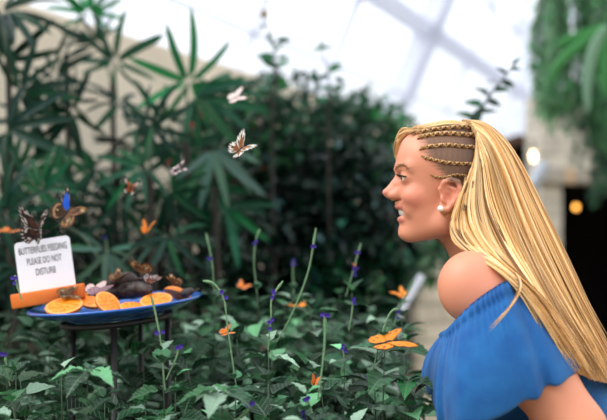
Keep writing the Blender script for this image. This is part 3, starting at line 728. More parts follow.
# --- dark shrubs behind the bed --------------------------------------------------------
def shrub(name, label, blobs, n, size, base, alt, palt, tmpl=T_BG, group=None, cat='shrub', flowers=0, shell=.55):
    """blobs: (px, py, d, rx, ry) clouds of foliage in metres, on branching stems from the ground"""
    C0 = np.array([P(b[0], b[1], b[2]) for b in blobs]); root = np.array([C0[:, 0].mean(), C0[:, 1].mean(), .14])
    e = empty(name, root, label=label, cat=cat, group=group)
    w = np.array([b[3] * b[3] * b[4] for b in blobs]); cnt = np.maximum(20, (n * w / w.sum()).astype(int))
    pos = []; dr = []; st = []
    for c, b, m in zip(C0, blobs, cnt):
        u = norm(rng.normal(0, 1, (m, 3))); r = shell + (1 - shell) * rng.random((m, 1)) ** .6
        pos.append(c + u * r * np.array([b[3], b[3], b[4]])); dr.append(norm(u * .8 + rng.normal(0, .55, (m, 3)) + np.array([0, 0, .1])))
        st.append((spline([root, (root + c) / 2 + rng.normal(0, .05, 3), c], 10) - root, np.linspace(.009, .005, 10)))
        for q in range(7):
            t = c + norm(rng.normal(0, 1, 3)) * np.array([b[3], b[3], b[4]]) * .9; st.append((spline([c - np.array([0, 0, b[4] * .4]), (c + t) / 2, t], 6) - root, np.linspace(.005, .002, 6)))
    pos = np.vstack(pos); dr = np.vstack(dr); n = len(pos)
    V, F = tubes([s[0] for s in st], [s[1] for s in st], 6); mesh_obj('stem', V, F, M_dstem, e)
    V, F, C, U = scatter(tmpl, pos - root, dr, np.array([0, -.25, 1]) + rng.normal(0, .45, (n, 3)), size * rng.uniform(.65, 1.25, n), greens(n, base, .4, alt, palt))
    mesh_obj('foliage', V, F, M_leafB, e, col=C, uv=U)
    if flowers:
        for k in range(flowers):
            c = pos[rng.integers(n)] - root; mb = MB()
            for j in range(6):
                a = j * math.pi / 3; d = np.array([math.cos(a), -.5, math.sin(a)]); t = np.array([-math.sin(a), 0, math.cos(a)]); s = .02
                mb.add([(0, 0, 0), (d * .6 + t * .35) * s, d * s, (d * .6 - t * .35) * s], [(0, 1, 2, 3)])
            mb.build('blossom', M_red, e, loc=c + np.array([0, -.03, 0]))
    return e
shrub('dense_shrub', 'dark shrub with a few small red blossoms right of the palms', [(236, 116, 3.6, .20, .16), (218, 160, 3.7, .22, .22), (256, 140, 3.6, .18, .2)], 900, .062, (26, 66, 44), (60, 120, 66), .12, flowers=9)
shrub('dense_shrub', 'tall dark shrub under the thin bare twigs at the top centre', [(284, 112, 3.9, .26, .17), (310, 140, 3.9, .28, .2), (270, 160, 4.0, .22, .22)], 1300, .06, (22, 58, 42), (58, 104, 84), .12)
shrub('dense_shrub', 'bushy green shrub with a pointed top just left of the woman\'s forehead', [(372, 124, 4.2, .16, .16), (352, 142, 4.2, .24, .2), (384, 150, 4.1, .2, .18), (334, 124, 4.3, .2, .14)], 1400, .058, (30, 80, 50), (62, 130, 84), .18)
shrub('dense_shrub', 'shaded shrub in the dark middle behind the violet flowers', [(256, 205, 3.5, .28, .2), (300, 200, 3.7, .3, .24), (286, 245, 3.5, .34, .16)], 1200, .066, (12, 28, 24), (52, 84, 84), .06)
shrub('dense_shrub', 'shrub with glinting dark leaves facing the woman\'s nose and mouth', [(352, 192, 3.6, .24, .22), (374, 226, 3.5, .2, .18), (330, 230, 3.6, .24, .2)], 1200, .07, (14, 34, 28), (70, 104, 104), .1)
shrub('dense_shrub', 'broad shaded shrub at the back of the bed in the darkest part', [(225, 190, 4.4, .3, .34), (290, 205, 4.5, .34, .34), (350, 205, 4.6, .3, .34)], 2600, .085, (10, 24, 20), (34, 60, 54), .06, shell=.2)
shrub('dense_shrub', 'green shrub under the woman\'s chin behind the path marker', [(408, 246, 4.0, .16, .14), (432, 262, 4.4, .16, .1), (392, 270, 3.8, .14, .14)], 700, .06, (48, 84, 58), (120, 144, 116), .2)
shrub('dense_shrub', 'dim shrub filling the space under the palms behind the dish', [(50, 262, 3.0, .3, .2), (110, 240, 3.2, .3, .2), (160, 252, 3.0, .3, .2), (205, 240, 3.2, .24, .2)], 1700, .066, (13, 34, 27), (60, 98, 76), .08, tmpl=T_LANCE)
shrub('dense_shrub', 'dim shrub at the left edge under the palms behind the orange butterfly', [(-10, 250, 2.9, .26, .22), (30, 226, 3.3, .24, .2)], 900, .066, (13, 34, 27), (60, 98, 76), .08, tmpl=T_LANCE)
for (px0, px1, d, lb) in ((190, 250, 3.3, 'low dark shrub behind the orange butterfly right of the dish'), (245, 305, 3.5, 'low dark shrub behind the tall bending spike'), (300, 355, 3.3, 'low dark shrub behind the longest leaning spike'), (350, 402, 3.4, 'low dark shrub left of the path marker under the mouth'),
                          (90, 190, 3.3, 'low dark shrub in the shade beneath the blue dish'), (-30, 90, 3.2, 'low dark shrub in the shade beneath the sign')):
    w_ = (px1 - px0) / 2 / FPX * d * 1.15
    shrub('dense_shrub', lb, [((px0 + px1) / 2, 285, d, w_, .16), ((px0 + px1) / 2 - 8, 345, d - .1, w_, .26)], 950, .075, (16, 44, 32), (56, 96, 72), .12)
# --- thin twigs against the glazing ------------------------------------------------------------
def sapling(label, pts, d, leaves, size, base, name='sapling', lean=.5):
    q = np.array([P(x, y, d) for x, y in pts]); root = np.array([q[0][0], d, .14]); e = empty(name, root, label=label, cat='sapling')
    path = spline([root, (root + q[0]) / 2 + np.array([.01, 0, 0])] + list(q), 30) - root
    V, F = tubes([path], [np.linspace(.006, .002, 30)], 7); mesh_obj('stem', V, F, M_dstem, e)
    pos = []; dr = []; ln = []
    for x, y, ang, s in leaves:
        p = P(x, y, d) - root; i = np.argmin(np.linalg.norm(path - p, axis=1)); a = R(ang)
        dd = norm(np.array([math.cos(a), rng.normal(0, .3), math.sin(a)])); pos.append(path[i] * .6 + p * .4); dr.append(dd); ln.append(s / FPX * d)
    n = len(pos); V, F, C, U = scatter(T_BG, np.array(pos), dr, np.array([0, -1, .5]) + rng.normal(0, .35, (n, 3)), ln, greens(n, base, .25)); mesh_obj('foliage', V, F, M_leafB, e, col=C, uv=U)
    return e
sp = sapling('thin twig with a few small leaves high against the white roof', [(272, 110), (276, 84), (276, 62), (271, 36), (264, 14)], 3.2,
    [(276, 66, 150, 18), (277, 66, 30, 16), (275, 58, 170, 20), (277, 50, 60, 14), (283, 40, 10, 16), (270, 34, 250, 9), (262, 24, 240, 8), (274, 74, 200, 18), (278, 78, 330, 16), (280, 60, 20, 14), (272, 90, 160, 18), (278, 92, 20, 18), (276, 46, 120, 12)], 16, (40, 88, 62))
b = P(264, 14, 3.2) - np.array(sp.location); mb = MB(); mb.lathe([(.0005, -.018), (.010, -.012), (.014, 0), (.011, .012), (.0005, .018)], 12, tuple(b)); mb.build('seed_pod', mat('brown_pod', lin(128, 104, 56), .6), sp)
sapling('short leafy twig against the glazing right of the thin twig', [(328, 124), (331, 96), (328, 74), (322, 50)], 3.3,
    [(322, 50, 160, 13), (324, 50, 30, 13), (322, 48, 90, 12), (329, 76, 200, 14), (330, 72, 30, 16), (338, 68, 10, 12), (332, 88, 160, 15), (334, 90, 20, 16), (330, 100, 180, 16), (345, 76, 330, 12)], 14, (40, 84, 66))
sapling('leafy twig showing above the back of the woman\'s head', [(470, 150), (478, 118), (490, 96), (502, 80), (513, 66)], 2.6,
    [(474, 118, 150, 20), (478, 112, 20, 22), (482, 106, 160, 20), (486, 100, 350, 18), (490, 96, 140, 18), (494, 92, 10, 16), (498, 84, 150, 15), (502, 82, 340, 15), (506, 74, 130, 13), (510, 70, 10, 12), (513, 66, 60, 12), (470, 126, 60, 24)], 18, (38, 70, 52))

# --- hanging greenery at the upper right ----------------------------------------------------------
def hanging(label, pxs, d, y0, y1, nst, base, alt, name='hanging_vine', size=.05):
    c = P((pxs[0] + pxs[1]) / 2, 0, d); root = np.array([c[0], d, P(0, y0, d)[2]]); e = empty(name, root, label=label, cat='vine')
    st = []; pos = []; dr = []
    for k in range(nst):
        x = rng.uniform(*pxs); yb = y1(x) + rng.normal(0, 10); dd = d + rng.normal(0, .22)
        a = P(x + rng.normal(0, 5), y0, dd); b2 = P(x + rng.normal(0, 9), yb, dd + rng.normal(0, .1)); m = (a + b2) / 2 + rng.normal(0, .05, 3)
        p = spline([a, m, b2], 24) - root; st.append((p, np.linspace(.005, .002, 24)))
        L = np.linalg.norm(b2 - a); n = max(4, int(L / .011)); i = rng.uniform(0, 22.9, n); i0 = i.astype(int)
        q = p[i0] + (p[i0 + 1] - p[i0]) * (i - i0)[:, None]; pos.append(q)
        v = rng.normal(0, 1, (n, 3)); v[:, 2] = -.7 - rng.random(n) * .6; dr.append(norm(v))
    pos = np.vstack(pos); dr = np.vstack(dr); n = len(pos)
    V, F = tubes([s[0] for s in st], [s[1] for s in st], 5); mesh_obj('stem', V, F, M_stem, e)
    V, F, C, U = scatter(T_LANCE, pos, dr, np.array([0, -.6, 1]) + rng.normal(0, .4, (n, 3)), size * rng.uniform(.7, 1.3, n), greens(n, base, .35, alt, .2)); mesh_obj('foliage', V, F, M_vine, e, col=C, uv=U)
    return e
hanging('pale green hanging vine at the upper right edge of the glazing', (545, 566), 5.0, -30, lambda x: 116 - abs(x - 552) * .6, 34, (78, 128, 88), (120, 160, 120))
hanging('thick green hanging vine in the upper right corner', (562, 624), 5.2, -30, lambda x: 100 + (x - 562) * .9, 64, (60, 116, 74), (110, 154, 114))
hanging('dark hanging vine at the right edge above the doorway', (588, 618), 5.6, 40, lambda x: 182 - max(0, 596 - x) * 6, 50, (34, 80, 54), (76, 110, 88))
# broad strap leaf of an epiphyte that hangs among the vines
rt = P(606, 26, 4.3); e = empty('strap_leaf_fern', rt, label='pale strap leaved fern hanging among the vines at right', cat='fern')
pos = []; 
for k, pts in enumerate(([(606, 26), (594, 48), (587, 80), (588, 116)], [(606, 26), (580, 46), (562, 60), (548, 80)], [(606, 26), (604, 60), (608, 100)], [(606, 26), (572, 40), (556, 46)])):
    q = spline([P(x, y, 4.3 + .03 * k) for x, y in pts], 16) - rt; w = .028 * np.sin(np.linspace(.25, math.pi, 16)) ** .6 + .002
    V, F = tubes([q], [w], 6, flat=.14, ref=(.1, 1, .2)); mesh_obj('frond', V, F, M_vine, e, col=np.tile(np.array(lin(*((120, 160, 130) if k == 0 else (60, 140, 70)))[:3]), (len(V), 1)), uv=np.zeros((len(V), 2)))
# ---------------------------------------------------------------- the woman
# worked out in her own small unit (1/540 m): u to the right, v down, w away from the near side; her midline is w = 0
U = 540.4; WD = 1.56
def Q(px, py, w): k = (FPX + w) / FPX; return (CX + (px - CX) * k, CY + (py - CY) * k, w)
def world(A):   # A: (n,3) of u, v, w
    A = np.asarray(A, float); return np.stack([(A[:, 0] - CX) / U, WD + A[:, 2] / U, CAMZ - (A[:, 1] - CY) / U], 1)
class Field:
    def __init__(s, us, vs, ws):
        s.u = np.asarray(us, float); s.v = np.asarray(vs, float); s.w = np.asarray(ws, float)
        s.F = np.full((len(us), len(vs), len(ws)), 60.0, np.float32)
    def op(s, lo, hi, fn, k, sub=False, pad=16):
        sl = []
        for ax, a, b in zip((s.u, s.v, s.w), lo, hi):
            i0, i1 = np.searchsorted(ax, [a - pad, b + pad])
            if i1 - i0 < 1: return
            sl.append(slice(i0, i1))
        X, Y, Z = np.meshgrid(s.u[sl[0]], s.v[sl[1]], s.w[sl[2]], indexing='ij')
        d = fn(X, Y, Z).astype(np.float32); f = s.F[tuple(sl)]
        if sub:
            d = -d; h = np.clip(.5 - .5 * (f - d) / k, 0, 1); s.F[tuple(sl)] = f + (d - f) * h + k * h * (1 - h)
        else:
            h = np.clip(.5 + .5 * (f - d) / k, 0, 1); s.F[tuple(sl)] = f + (d - f) * h - k * h * (1 - h)
    def ell(s, c, r, k=6, sub=False, mir=False, rot=0.0, du=0, dv=0):
        cr, sr = math.cos(R(rot)), math.sin(R(rot))
        def fn(X, Y, Z):
            x, y, z = X - c[0], Y - c[1], Z - c[2]; x, y = x * cr + y * sr, -x * sr + y * cr
            k0 = np.sqrt((x / r[0]) ** 2 + (y / r[1]) ** 2 + (z / r[2]) ** 2); k1 = np.sqrt((x / r[0] ** 2) ** 2 + (y / r[1] ** 2) ** 2 + (z / r[2] ** 2) ** 2) + 1e-6
            return k0 * (k0 - 1) / k1
        m = max(r[0], r[1]) if rot else 0
        rr = (max(r[0], m), max(r[1], m), r[2])
        s.op([c[i] - rr[i] for i in range(3)], [c[i] + rr[i] for i in range(3)], fn, k, sub)
        if mir: s.ell((c[0] + du, c[1] + dv, -c[2]), r, k, sub, False, rot)
    def cap(s, a, b, ra, rb, k=6, mir=False, sub=False, du=(0, 0), dv=(0, 0)):
        A = np.array(a, float); Bv = np.array(b, float) - A; L2 = (Bv ** 2).sum()
        def fn(X, Y, Z):
            x, y, z = X - A[0], Y - A[1], Z - A[2]; t = np.clip((x * Bv[0] + y * Bv[1] + z * Bv[2]) / L2, 0, 1)
            return np.sqrt((x - t * Bv[0]) ** 2 + (y - t * Bv[1]) ** 2 + (z - t * Bv[2]) ** 2) - (ra + (rb - ra) * t)
        m = max(ra, rb); s.op(np.minimum(a, b) - m, np.maximum(a, b) + m, fn, k, sub)
        if mir: s.cap((a[0] + du[0], a[1] + dv[0], -a[2]), (b[0] + du[1], b[1] + dv[1], -b[2]), ra, rb, k, False, sub)
    def chain(s, pts, rads, k=3, mir=False):
        for i in range(len(pts) - 1): s.cap(pts[i], pts[i + 1], rads[i], rads[i + 1], k, mir)
    def nets(s):
        """naive surface nets on the uneven grid"""
        F = s.F; sg = F < 0; n = np.array(F.shape)
        c = [sg[i:n[0] - 1 + i, j:n[1] - 1 + j, l:n[2] - 1 + l] for i in (0, 1) for j in (0, 1) for l in (0, 1)]
        cnt = sum(x.astype(np.int8) for x in c); act = (cnt > 0) & (cnt < 8); idx = np.argwhere(act); ids = np.full(act.shape, -1, np.int64); ids[act] = np.arange(len(idx))
        offs = np.array([(i, j, l) for i in (0, 1) for j in (0, 1) for l in (0, 1)])
        acc = np.zeros((len(idx), 3)); num = np.zeros((len(idx), 1)); ax = (s.u, s.v, s.w)
        val = [F[tuple((idx + o).T)] for o in offs]; pos = [np.stack([ax[q][(idx + o)[:, q]] for q in range(3)], 1) for o in offs]
        for a in range(8):
            for b in range(a + 1, 8):
                if np.abs(offs[a] - offs[b]).sum() != 1: continue
                m = (val[a] < 0) != (val[b] < 0); t = (val[a] / (val[a] - val[b] + 1e-12))[:, None]
                p = pos[a] + (pos[b] - pos[a]) * t; acc[m] += p[m]; num[m] += 1
        V = acc / num; Fs = []
        for a in range(3):
            b, d = (a + 1) % 3, (a + 2) % 3; sl0 = [slice(1, -1)] * 3; sl1 = [slice(1, -1)] * 3
            sl0[a] = slice(0, n[a] - 1); sl1[a] = slice(1, n[a])
            s0 = sg[tuple(sl0)]; s1 = sg[tuple(sl1)]; e = np.argwhere(s0 != s1)
            if not len(e): continue
            flip = s0[tuple(e.T)]; g = e.copy(); g[:, b] += 1; g[:, d] += 1; o = [0, 0, 0]
            def cell(db, dd): h = g.copy(); h[:, b] -= db; h[:, d] -= dd; return ids[tuple(h.T)]
            q = np.stack([cell(1, 1), cell(0, 1), cell(0, 0), cell(1, 0)], 1); q[~flip] = q[~flip][:, ::-1]; Fs.append(q)
        Fq = np.vstack(Fs); Fq = Fq[(Fq >= 0).all(1)]
        return V, Fq
def axis(*segs):
    out = []
    for a, b, st in segs: out.append(np.arange(a, b, st))
    return np.concatenate(out)
def to_obj(name, V, F, m, parent, col=None):
    # (u, v, w) -> (x, y, z) keeps handedness: u x v x w and x, -z, y
    return mesh_obj(name, world(V) - np.array(parent.location), F, m, parent, col=col)

M_skin = mat('skin', (.7, .4, .3, 1), .46, attr=True, sss=.18, spec=.4)
M_hair = mat('blond_hair', (.6, .4, .2, 1), .5, attr=True, spec=.3)
M_hairb = mat('blond_hair_mass', lin(176, 128, 72), .5, noise=(60, .5, lin(132, 92, 50)))
M_top = mat('blue_cotton', lin(10, 84, 152), .9, noise=(30, .6, lin(30, 112, 178)), bump=(700, .25), sheen=.1)
M_trs = mat('dark_trousers', lin(46, 50, 60), .85, noise=(60, .4, lin(36, 40, 48)))
M_shoe = mat('shoe_leather', lin(120, 92, 70), .5)
M_eye = mat('eye_white', lin(232, 228, 224), .15, coat=.6); M_iris = mat('iris', lin(62, 78, 86), .2, coat=.8); M_lash = mat('dark_lash', lin(30, 22, 20), .6)
M_teeth = mat('teeth', lin(246, 242, 236), .2, coat=.3); M_brow = mat('brow_hair', lin(140, 98, 64), .7)
M_pearl = mat('pearl', lin(244, 236, 226), .15, coat=.8); M_gold = mat('gold', lin(200, 150, 80), .3, metal=1)

O2 = np.array([492.0, 288.0]); TA = np.array([.53, .848]); TF = np.array([-.848, .53])
def TP(s, t, w): p = O2 + TA * s + TF * t; return (p[0], p[1], w)
SEC_S = [-30, 0, 30, 70, 105, 150, 185, 235, 275, 310]; SEC_T = [26, 34, 44, 50, 52, 45, 44, 50, 52, 46]; SEC_B = [24, 36, 44, 48, 46, 40, 40, 50, 56, 46]; SEC_W = [30, 62, 78, 80, 78, 68, 66, 80, 86, 78]
def torso(fl, extra=0.0, s0=-30, s1=290, k=12):
    def fn(X, Y, Z):
        x, y = X - O2[0], Y - O2[1]; sx = x * TA[0] + y * TA[1]; tt = x * TF[0] + y * TF[1]
        rt = np.where(tt > 0, np.interp(sx, SEC_S, SEC_T), np.interp(sx, SEC_S, SEC_B)) + extra; rw = np.interp(sx, SEC_S, SEC_W) + extra
        g = np.sqrt((tt / rt) ** 2 + (Z / rw) ** 2); d = (g - 1) * np.minimum(rt, rw) * .9
        return np.maximum(d, np.maximum(s0 - sx, sx - s1))
    fl.op((420, 240, -95), (720, 600, 95), fn, k)
    fl.ell(TP(92, 40, 36), (30 + extra, 30 + extra, 30 + extra), k, mir=True)
ARM_S = (473, 289, -82); ELB = Q(574, 430, -118); WRI = Q(478, 505, -62)
def arm(fl, k=10):
    fl.ell(Q(472, 287, -80), (31, 33, 29), 12, mir=True, du=36, dv=6)
    fl.cap((474, 292, -84), ELB, 29, 27, k, mir=True, du=(36, 8), dv=(6, 0))
    fl.ell(tuple(np.array(ARM_S) * .45 + np.array(ELB) * .55), (31, 34, 28), 10, mir=True, du=20)
    fl.cap(ELB, tuple(np.array(ELB) * .6 + np.array(WRI) * .4), 26, 25, k, mir=True)
    fl.cap(tuple(np.array(ELB) * .6 + np.array(WRI) * .4), WRI, 25, 15, k, mir=True)
def hand(fl, sd):
    w = np.array(WRI); kn = np.array((446, 530, -22.0)); w[2] *= -sd * 1.0; kn[2] *= -sd
    if sd > 0: w = np.array((WRI[0], WRI[1], -WRI[2])); kn = np.array((440, 520, 16.0))
    d = kn - w; d /= np.linalg.norm(d); side = np.array([.35, -.9, 0]) if sd < 0 else np.array([.35, -.9, .1]); side -= d * (side @ d); side /= np.linalg.norm(side); nm = np.cross(d, side)
    for q in (-1, -.33, .33, 1): fl.cap(tuple(w + side * q * 7), tuple(kn + side * q * 14), 9, 7, 5)
    for q, L in ((1, 40), (.34, 46), (-.34, 43), (-1, 33)):
        a = kn + side * q * 14; cur = -sd * nm
        b = a + d * L * .4 + cur * 4; c = b + d * L * .2 + cur * L * .28 * -1; e = c - d * L * .1 - cur * L * .22
        fl.chain([tuple(a), tuple(b), tuple(c), tuple(e)], [6, 5.2, 4.8, 4.2], 1.5)
    a = w + side * 14 + d * 8; fl.chain([tuple(a), tuple(a + d * 18 + side * 12), tuple(a + d * 38 + side * 12)], [8, 6, 5], 3)

us = axis((376, 412, 1.25), (412, 470, 1.7), (470, 560, 3), (560, 740, 4.5)); vs = axis((110, 248, 1.3), (248, 330, 2.4), (330, 480, 3.4), (480, 580, 2.6), (580, 612, 5))
wp = axis((0, 30, 1.35), (30, 56, 1.6), (56, 150, 3.0)); ws = np.concatenate([-wp[:0:-1], wp])
B = Field(us, vs, ws)
# head
B.ell((451, 170, 0), (51, 46, 41), 8); B.ell((424, 163, 0), (28.5, 33, 35), 10); B.ell((424, 197, 0), (25, 40, 32), 10)
B.ell((430, 218, 0), (26, 20, 28), 10); B.cap((447, 203, 33), (439, 222, 27), 9, 9, 9, mir=True); B.cap((439, 224, 26), (411, 233, 8), 9, 8.5, 9, mir=True); B.ell((407.5, 232, 0), (9, 8.5, 11), 6)
B.ell((412.5, 197, 21), (12.5, 10.5, 11.5), 7, mir=True); B.cap((400, 169.5, 6), (408, 168, 25), 5, 5, 6, mir=True)
B.ell((397, 178.5, 17.5), (6.5, 5.5, 9), 5, sub=True, mir=True)
B.cap((399.5, 177, 0), (389.5, 189.5, 0), 4.4, 5.4, 5); B.cap((402, 181, 6.5), (396.8, 194.5, 7.5), 5.6, 4.4, 5, mir=True); B.cap((396, 184, 0), (393, 195, 0), 7, 6, 4); B.ell((388.4, 191.6, 0), (5.4, 4.8, 5.4), 4); B.ell((393.4, 195.4, 6.2), (5.2, 4.2, 4), 2.5, mir=True); B.ell((389.8, 199.8, 3.2), (2.2, 1.5, 1.6), 1, sub=True, mir=True)
B.ell((406, 178.5, 17), (8.4, 7.4, 10), 2.5, mir=True)
B.ell((396.5, 179.2, 18.5), (7.5, 1.75, 8.5), .9, sub=True, mir=True)
B.ell((402, 206.8, 0), (5, 2.9, 14), 3.5); B.ell((403.5, 220, 0), (5, 3.3, 12), 3.5); B.ell((400.5, 213.2, 0), (9, 3.6, 15), 1.2, sub=True); B.cap((404.5, 212.6, 10), (413, 207.2, 18.5), 2.0, 1.0, 1.5, mir=True, sub=True)
B.ell((408, 209, 19), (5, 7, 5), 5, mir=True)
# ears
def E(px, py, w=-40): return Q(px, py, w)
hel = [E(443, 197, -38), E(440.5, 189, -39), E(444, 182, -41), E(451, 179.5, -43), E(458, 182, -45), E(460.5, 189, -46), E(458.5, 197, -45), E(453, 204, -43), E(448, 209.5, -41), E(442.5, 210.5, -39.5), E(441, 205, -39)]
B.ell(E(450, 193.5, -38), (9, 13, 2.6), 2, mir=True, rot=12)
B.chain(hel, [2.2, 2.3, 2.5, 2.6, 2.6, 2.5, 2.4, 2.6, 3.0, 3.0, 2.2], 1.6, mir=True)
B.chain([E(449, 187, -41), E(454, 189, -42), E(454.5, 196, -42), E(449, 203, -41)], [1.6, 2, 2.1, 1.8], 1.5, mir=True); B.ell(E(442.8, 199, -40), (2.4, 3.6, 2.6), 2, mir=True); B.ell(E(447.5, 197, -42), (3.6, 5, 3.6), 1, sub=True, mir=True)
# neck, torso, arms, hands
B.cap((462, 212, 0), (490, 276, 0), 27.5, 31, 10); B.cap((455, 208, 30), (472, 276, 12), 8, 8, 10, mir=True)
B.cap((486, 258, 16), (484, 280, 66), 17, 22, 14, mir=True, du=(0, 30), dv=(0, 6))
torso(B); arm(B); hand(B, -1); hand(B, 1)
SKF = B.F.copy()
BV, BF = B.nets()
def surf_w(u, v, side=-1):
    i = int(np.argmin(abs(us - u))); j = int(np.argmin(abs(vs - v))); f = SKF[i, j]
    k = np.where(f < 0)[0]
    if not len(k): return 0.0
    k = k[0] if side < 0 else k[-1]; k2 = k + side; t = f[k] / (f[k] - f[k2]); return ws[k] + (ws[k2] - ws[k]) * t
def surf_v(u, w):
    i = int(np.argmin(abs(us - u))); l = int(np.argmin(abs(ws - w))); k = np.where(SKF[i, :, l] < 0)[0]; return vs[k[0]] if len(k) else 200.
def surf_u(v, w):
    j = int(np.argmin(abs(vs - v))); l = int(np.argmin(abs(ws - w))); k = np.where(SKF[:, j, l] < 0)[0]
    if not len(k): return 400.
    k = k[0]; f = SKF[:, j, l]; return us[k - 1] + (us[k] - us[k - 1]) * f[k - 1] / (f[k - 1] - f[k])
# bring the midline of the face to the profile in the photo
tv = [150, 157, 163.6, 169, 175.5, 179, 183, 187.5, 190.5, 192.5, 195, 198, 200, 202, 204.5, 207, 209, 218.5, 221, 226, 231, 235, 239]
tu = [399.3, 397.2, 396, 395.2, 395.5, 393.5, 390.3, 386.2, 382.9, 382.2, 383.2, 387, 391, 394, 395, 394.8, 396.2, 397.8, 397.6, 399.5, 398.4, 398.4, 401.2]
tv = np.array(tv); dl = np.array([tu[i] - surf_u(tv[i], 0) for i in range(len(tv))]); dl = np.clip(dl, -6, 6); print('profile', np.round(dl, 1))
def warp(A):
    A = np.array(A, float); d = np.interp(A[:, 1], np.concatenate([[140], tv, [246]]), np.concatenate([[0], dl, [0]]))
    x0 = np.interp(A[:, 1], tv, tu); f = np.clip(1 - (A[:, 0] - x0 - 6) / 22, 0, 1); f = f * f * (3 - 2 * f)
    m = (A[:, 1] > 138) & (A[:, 1] < 247); A[:, 0] += np.where(m, d * f * np.exp(-(A[:, 2] / 13.0) ** 2), 0); return A
V0 = BV.copy(); BV = warp(BV)
# skin colouring: lips, blush, cropped hair at the side of the head with shade painted in
def sstep(a, b, x): t = np.clip((x - a) / (b - a), 0, 1); return t * t * (3 - 2 * t)
u, v, w = V0.T
C = np.tile(LC(218, 146, 116), (len(V0), 1))
def blend(m, c): global C; C = C * (1 - m[:, None]) + LC(*c) * m[:, None]
def blob(c, r): return np.exp(-(((u - c[0]) / r[0]) ** 2 + ((v - c[1]) / r[1]) ** 2 + ((np.abs(w) - c[2]) / r[2]) ** 2))
blend(.55 * blob((408, 200, 26), (14, 10, 14)), (222, 128, 112)); blend(.5 * blob((386, 193, 0), (7, 6, 8)), (226, 132, 122)); blend(.45 * blob((450, 194, 43), (11, 15, 7)), (206, 112, 96))
blend(.35 * blob((472, 282, 105), (30, 24, 20)), (230, 150, 132))
lip = np.clip(1.6 - np.minimum(np.sqrt(((u - 402) / 5.6) ** 2 + ((v - 206.9) / 2.9) ** 2 + (w / 15) ** 2), np.sqrt(((u - 403.5) / 5.6) ** 2 + ((v - 220.2) / 3.4) ** 2 + (w / 13) ** 2)) * 1.0, 0, 1)
blend(np.where((u < 409), sstep(.35, .75, lip), 0) * .75, (190, 98, 92))
blend(np.where((u > 401) & (u < 416) & (np.abs(v - 213.2) < 4.2) & (np.abs(w) < 15), sstep(403, 407, u), 0), (96, 36, 36))
uh = np.interp(v, [110, 125, 134, 146, 157, 170, 183, 190], [400, 404, 413, 418, 422, 431, 439, 446]) + 1.6 * np.sin(v * 1.9) + 1.2 * np.sin(v * .7 + w)
sc = sstep(-4, 7, u - uh) * sstep(190, 180, v + .0 * u) ; sc = np.maximum(sc, np.where(u > 463, sstep(236, 205, v), 0))
blend(.9 * sc, (112, 86, 66)); blend(.85 * sc * sstep(440, 482, u), (44, 32, 27)); blend(.55 * sc * (.5 + .5 * np.sin(u * 1.3 + v * 2.1) * np.sin(v * 1.7 - w)), (84, 60, 48))  # stubble tone; near-black towards the back is painted shade beside the long hair
blend(.25 * blob((398, 180, 20), (6, 6, 10)), (170, 100, 84))
hips = world([TP(255, 0, 0)])[0]
woman = empty('person', (hips[0], hips[1], 0), label='woman with long blond hair and braids leaning forward in a blue off shoulder top', cat='person')
to_obj('body', BV, BF, M_skin, woman, C)
# eyes, lashes, brows, teeth
def ball(c, r, n=20, m=12, sc=(1, 1, 1)):
    V = []; F = []
    for i in range(m + 1):
        a = math.pi * i / m
        for j in range(n): b = 2 * math.pi * j / n; V.append((c[0] + r * sc[0] * math.sin(a) * math.cos(b), c[1] + r * sc[1] * math.cos(a), c[2] + r * sc[2] * math.sin(a) * math.sin(b)))
    for i in range(m):
        for j in range(n): F.append((i * n + j, i * n + (j + 1) % n, (i + 1) * n + (j + 1) % n, (i + 1) * n + j))
    return np.array(V), F
eyeo = []
for s in (-1, 1):
    V, F = ball((405.4, 178.8, 17 * s), 7.0); eo = to_obj('eyeball', warp(V), F, M_eye, woman)
    V, F = ball((399.6, 178.9, 17.6 * s), 2.9, sc=(.45, 1, 1)); ir = mesh_obj('iris', world(warp(V)) - np.array(woman.location), F, M_iris, eo)
    V, F = ball((398.6, 178.9, 17.6 * s), 1.3, sc=(.5, 1, 1)); mesh_obj('pupil', world(warp(V)) - np.array(woman.location), F, M_lash, eo)
    la = []; 
    for k in range(13):
        t = k / 12; wz = s * (9.5 + 17 * t); b = np.array([398.2 + 4.6 * (abs(t - .4) / .6) ** 2 * (1 if t > .4 else .4), 177.0 - .5 * math.sin(t * 3.14) + (1.6 * (t - .6) if t > .6 else 0), wz])
        la.append(spline([b, b + np.array([-2.6, -.2, s * (t - .4) * 2]), b + np.array([-4.2, -1.6, s * (t - .4) * 4.5])], 6))
    V, F = tubes([world(warp(p)) - np.array(woman.location) for p in la], [np.linspace(.0014, .0005, 6)] * 13, 4); mesh_obj('eyelash', V, F, M_lash, woman)
    br = []
    for k in range(56):
        t = k / 55; wz = s * (6.5 + 22 * t); vz = 169.5 - 3.2 * math.sin(min(1, t * 1.25) * 1.57) + (2.4 * (t - .7) / .3 if t > .7 else 0) + rng.normal(0, .9)
        a = np.array([surf_u(vz, wz) - .2, vz, wz]); t2 = min(1, t + .12); wz2 = wz + s * 3.2; v2 = vz - .9 + 1.4 * t; b = np.array([surf_u(v2, wz2) - .3, v2, wz2]); br.append(np.array([a, (a + b) / 2 + np.array([-.15, 0, 0]), b]))
    V, F = tubes([world(warp(p)) - np.array(woman.location) for p in br], [np.array([.0006, .0006, .0002])] * len(br), 4); mesh_obj('eyebrow', V, F, M_brow, woman)
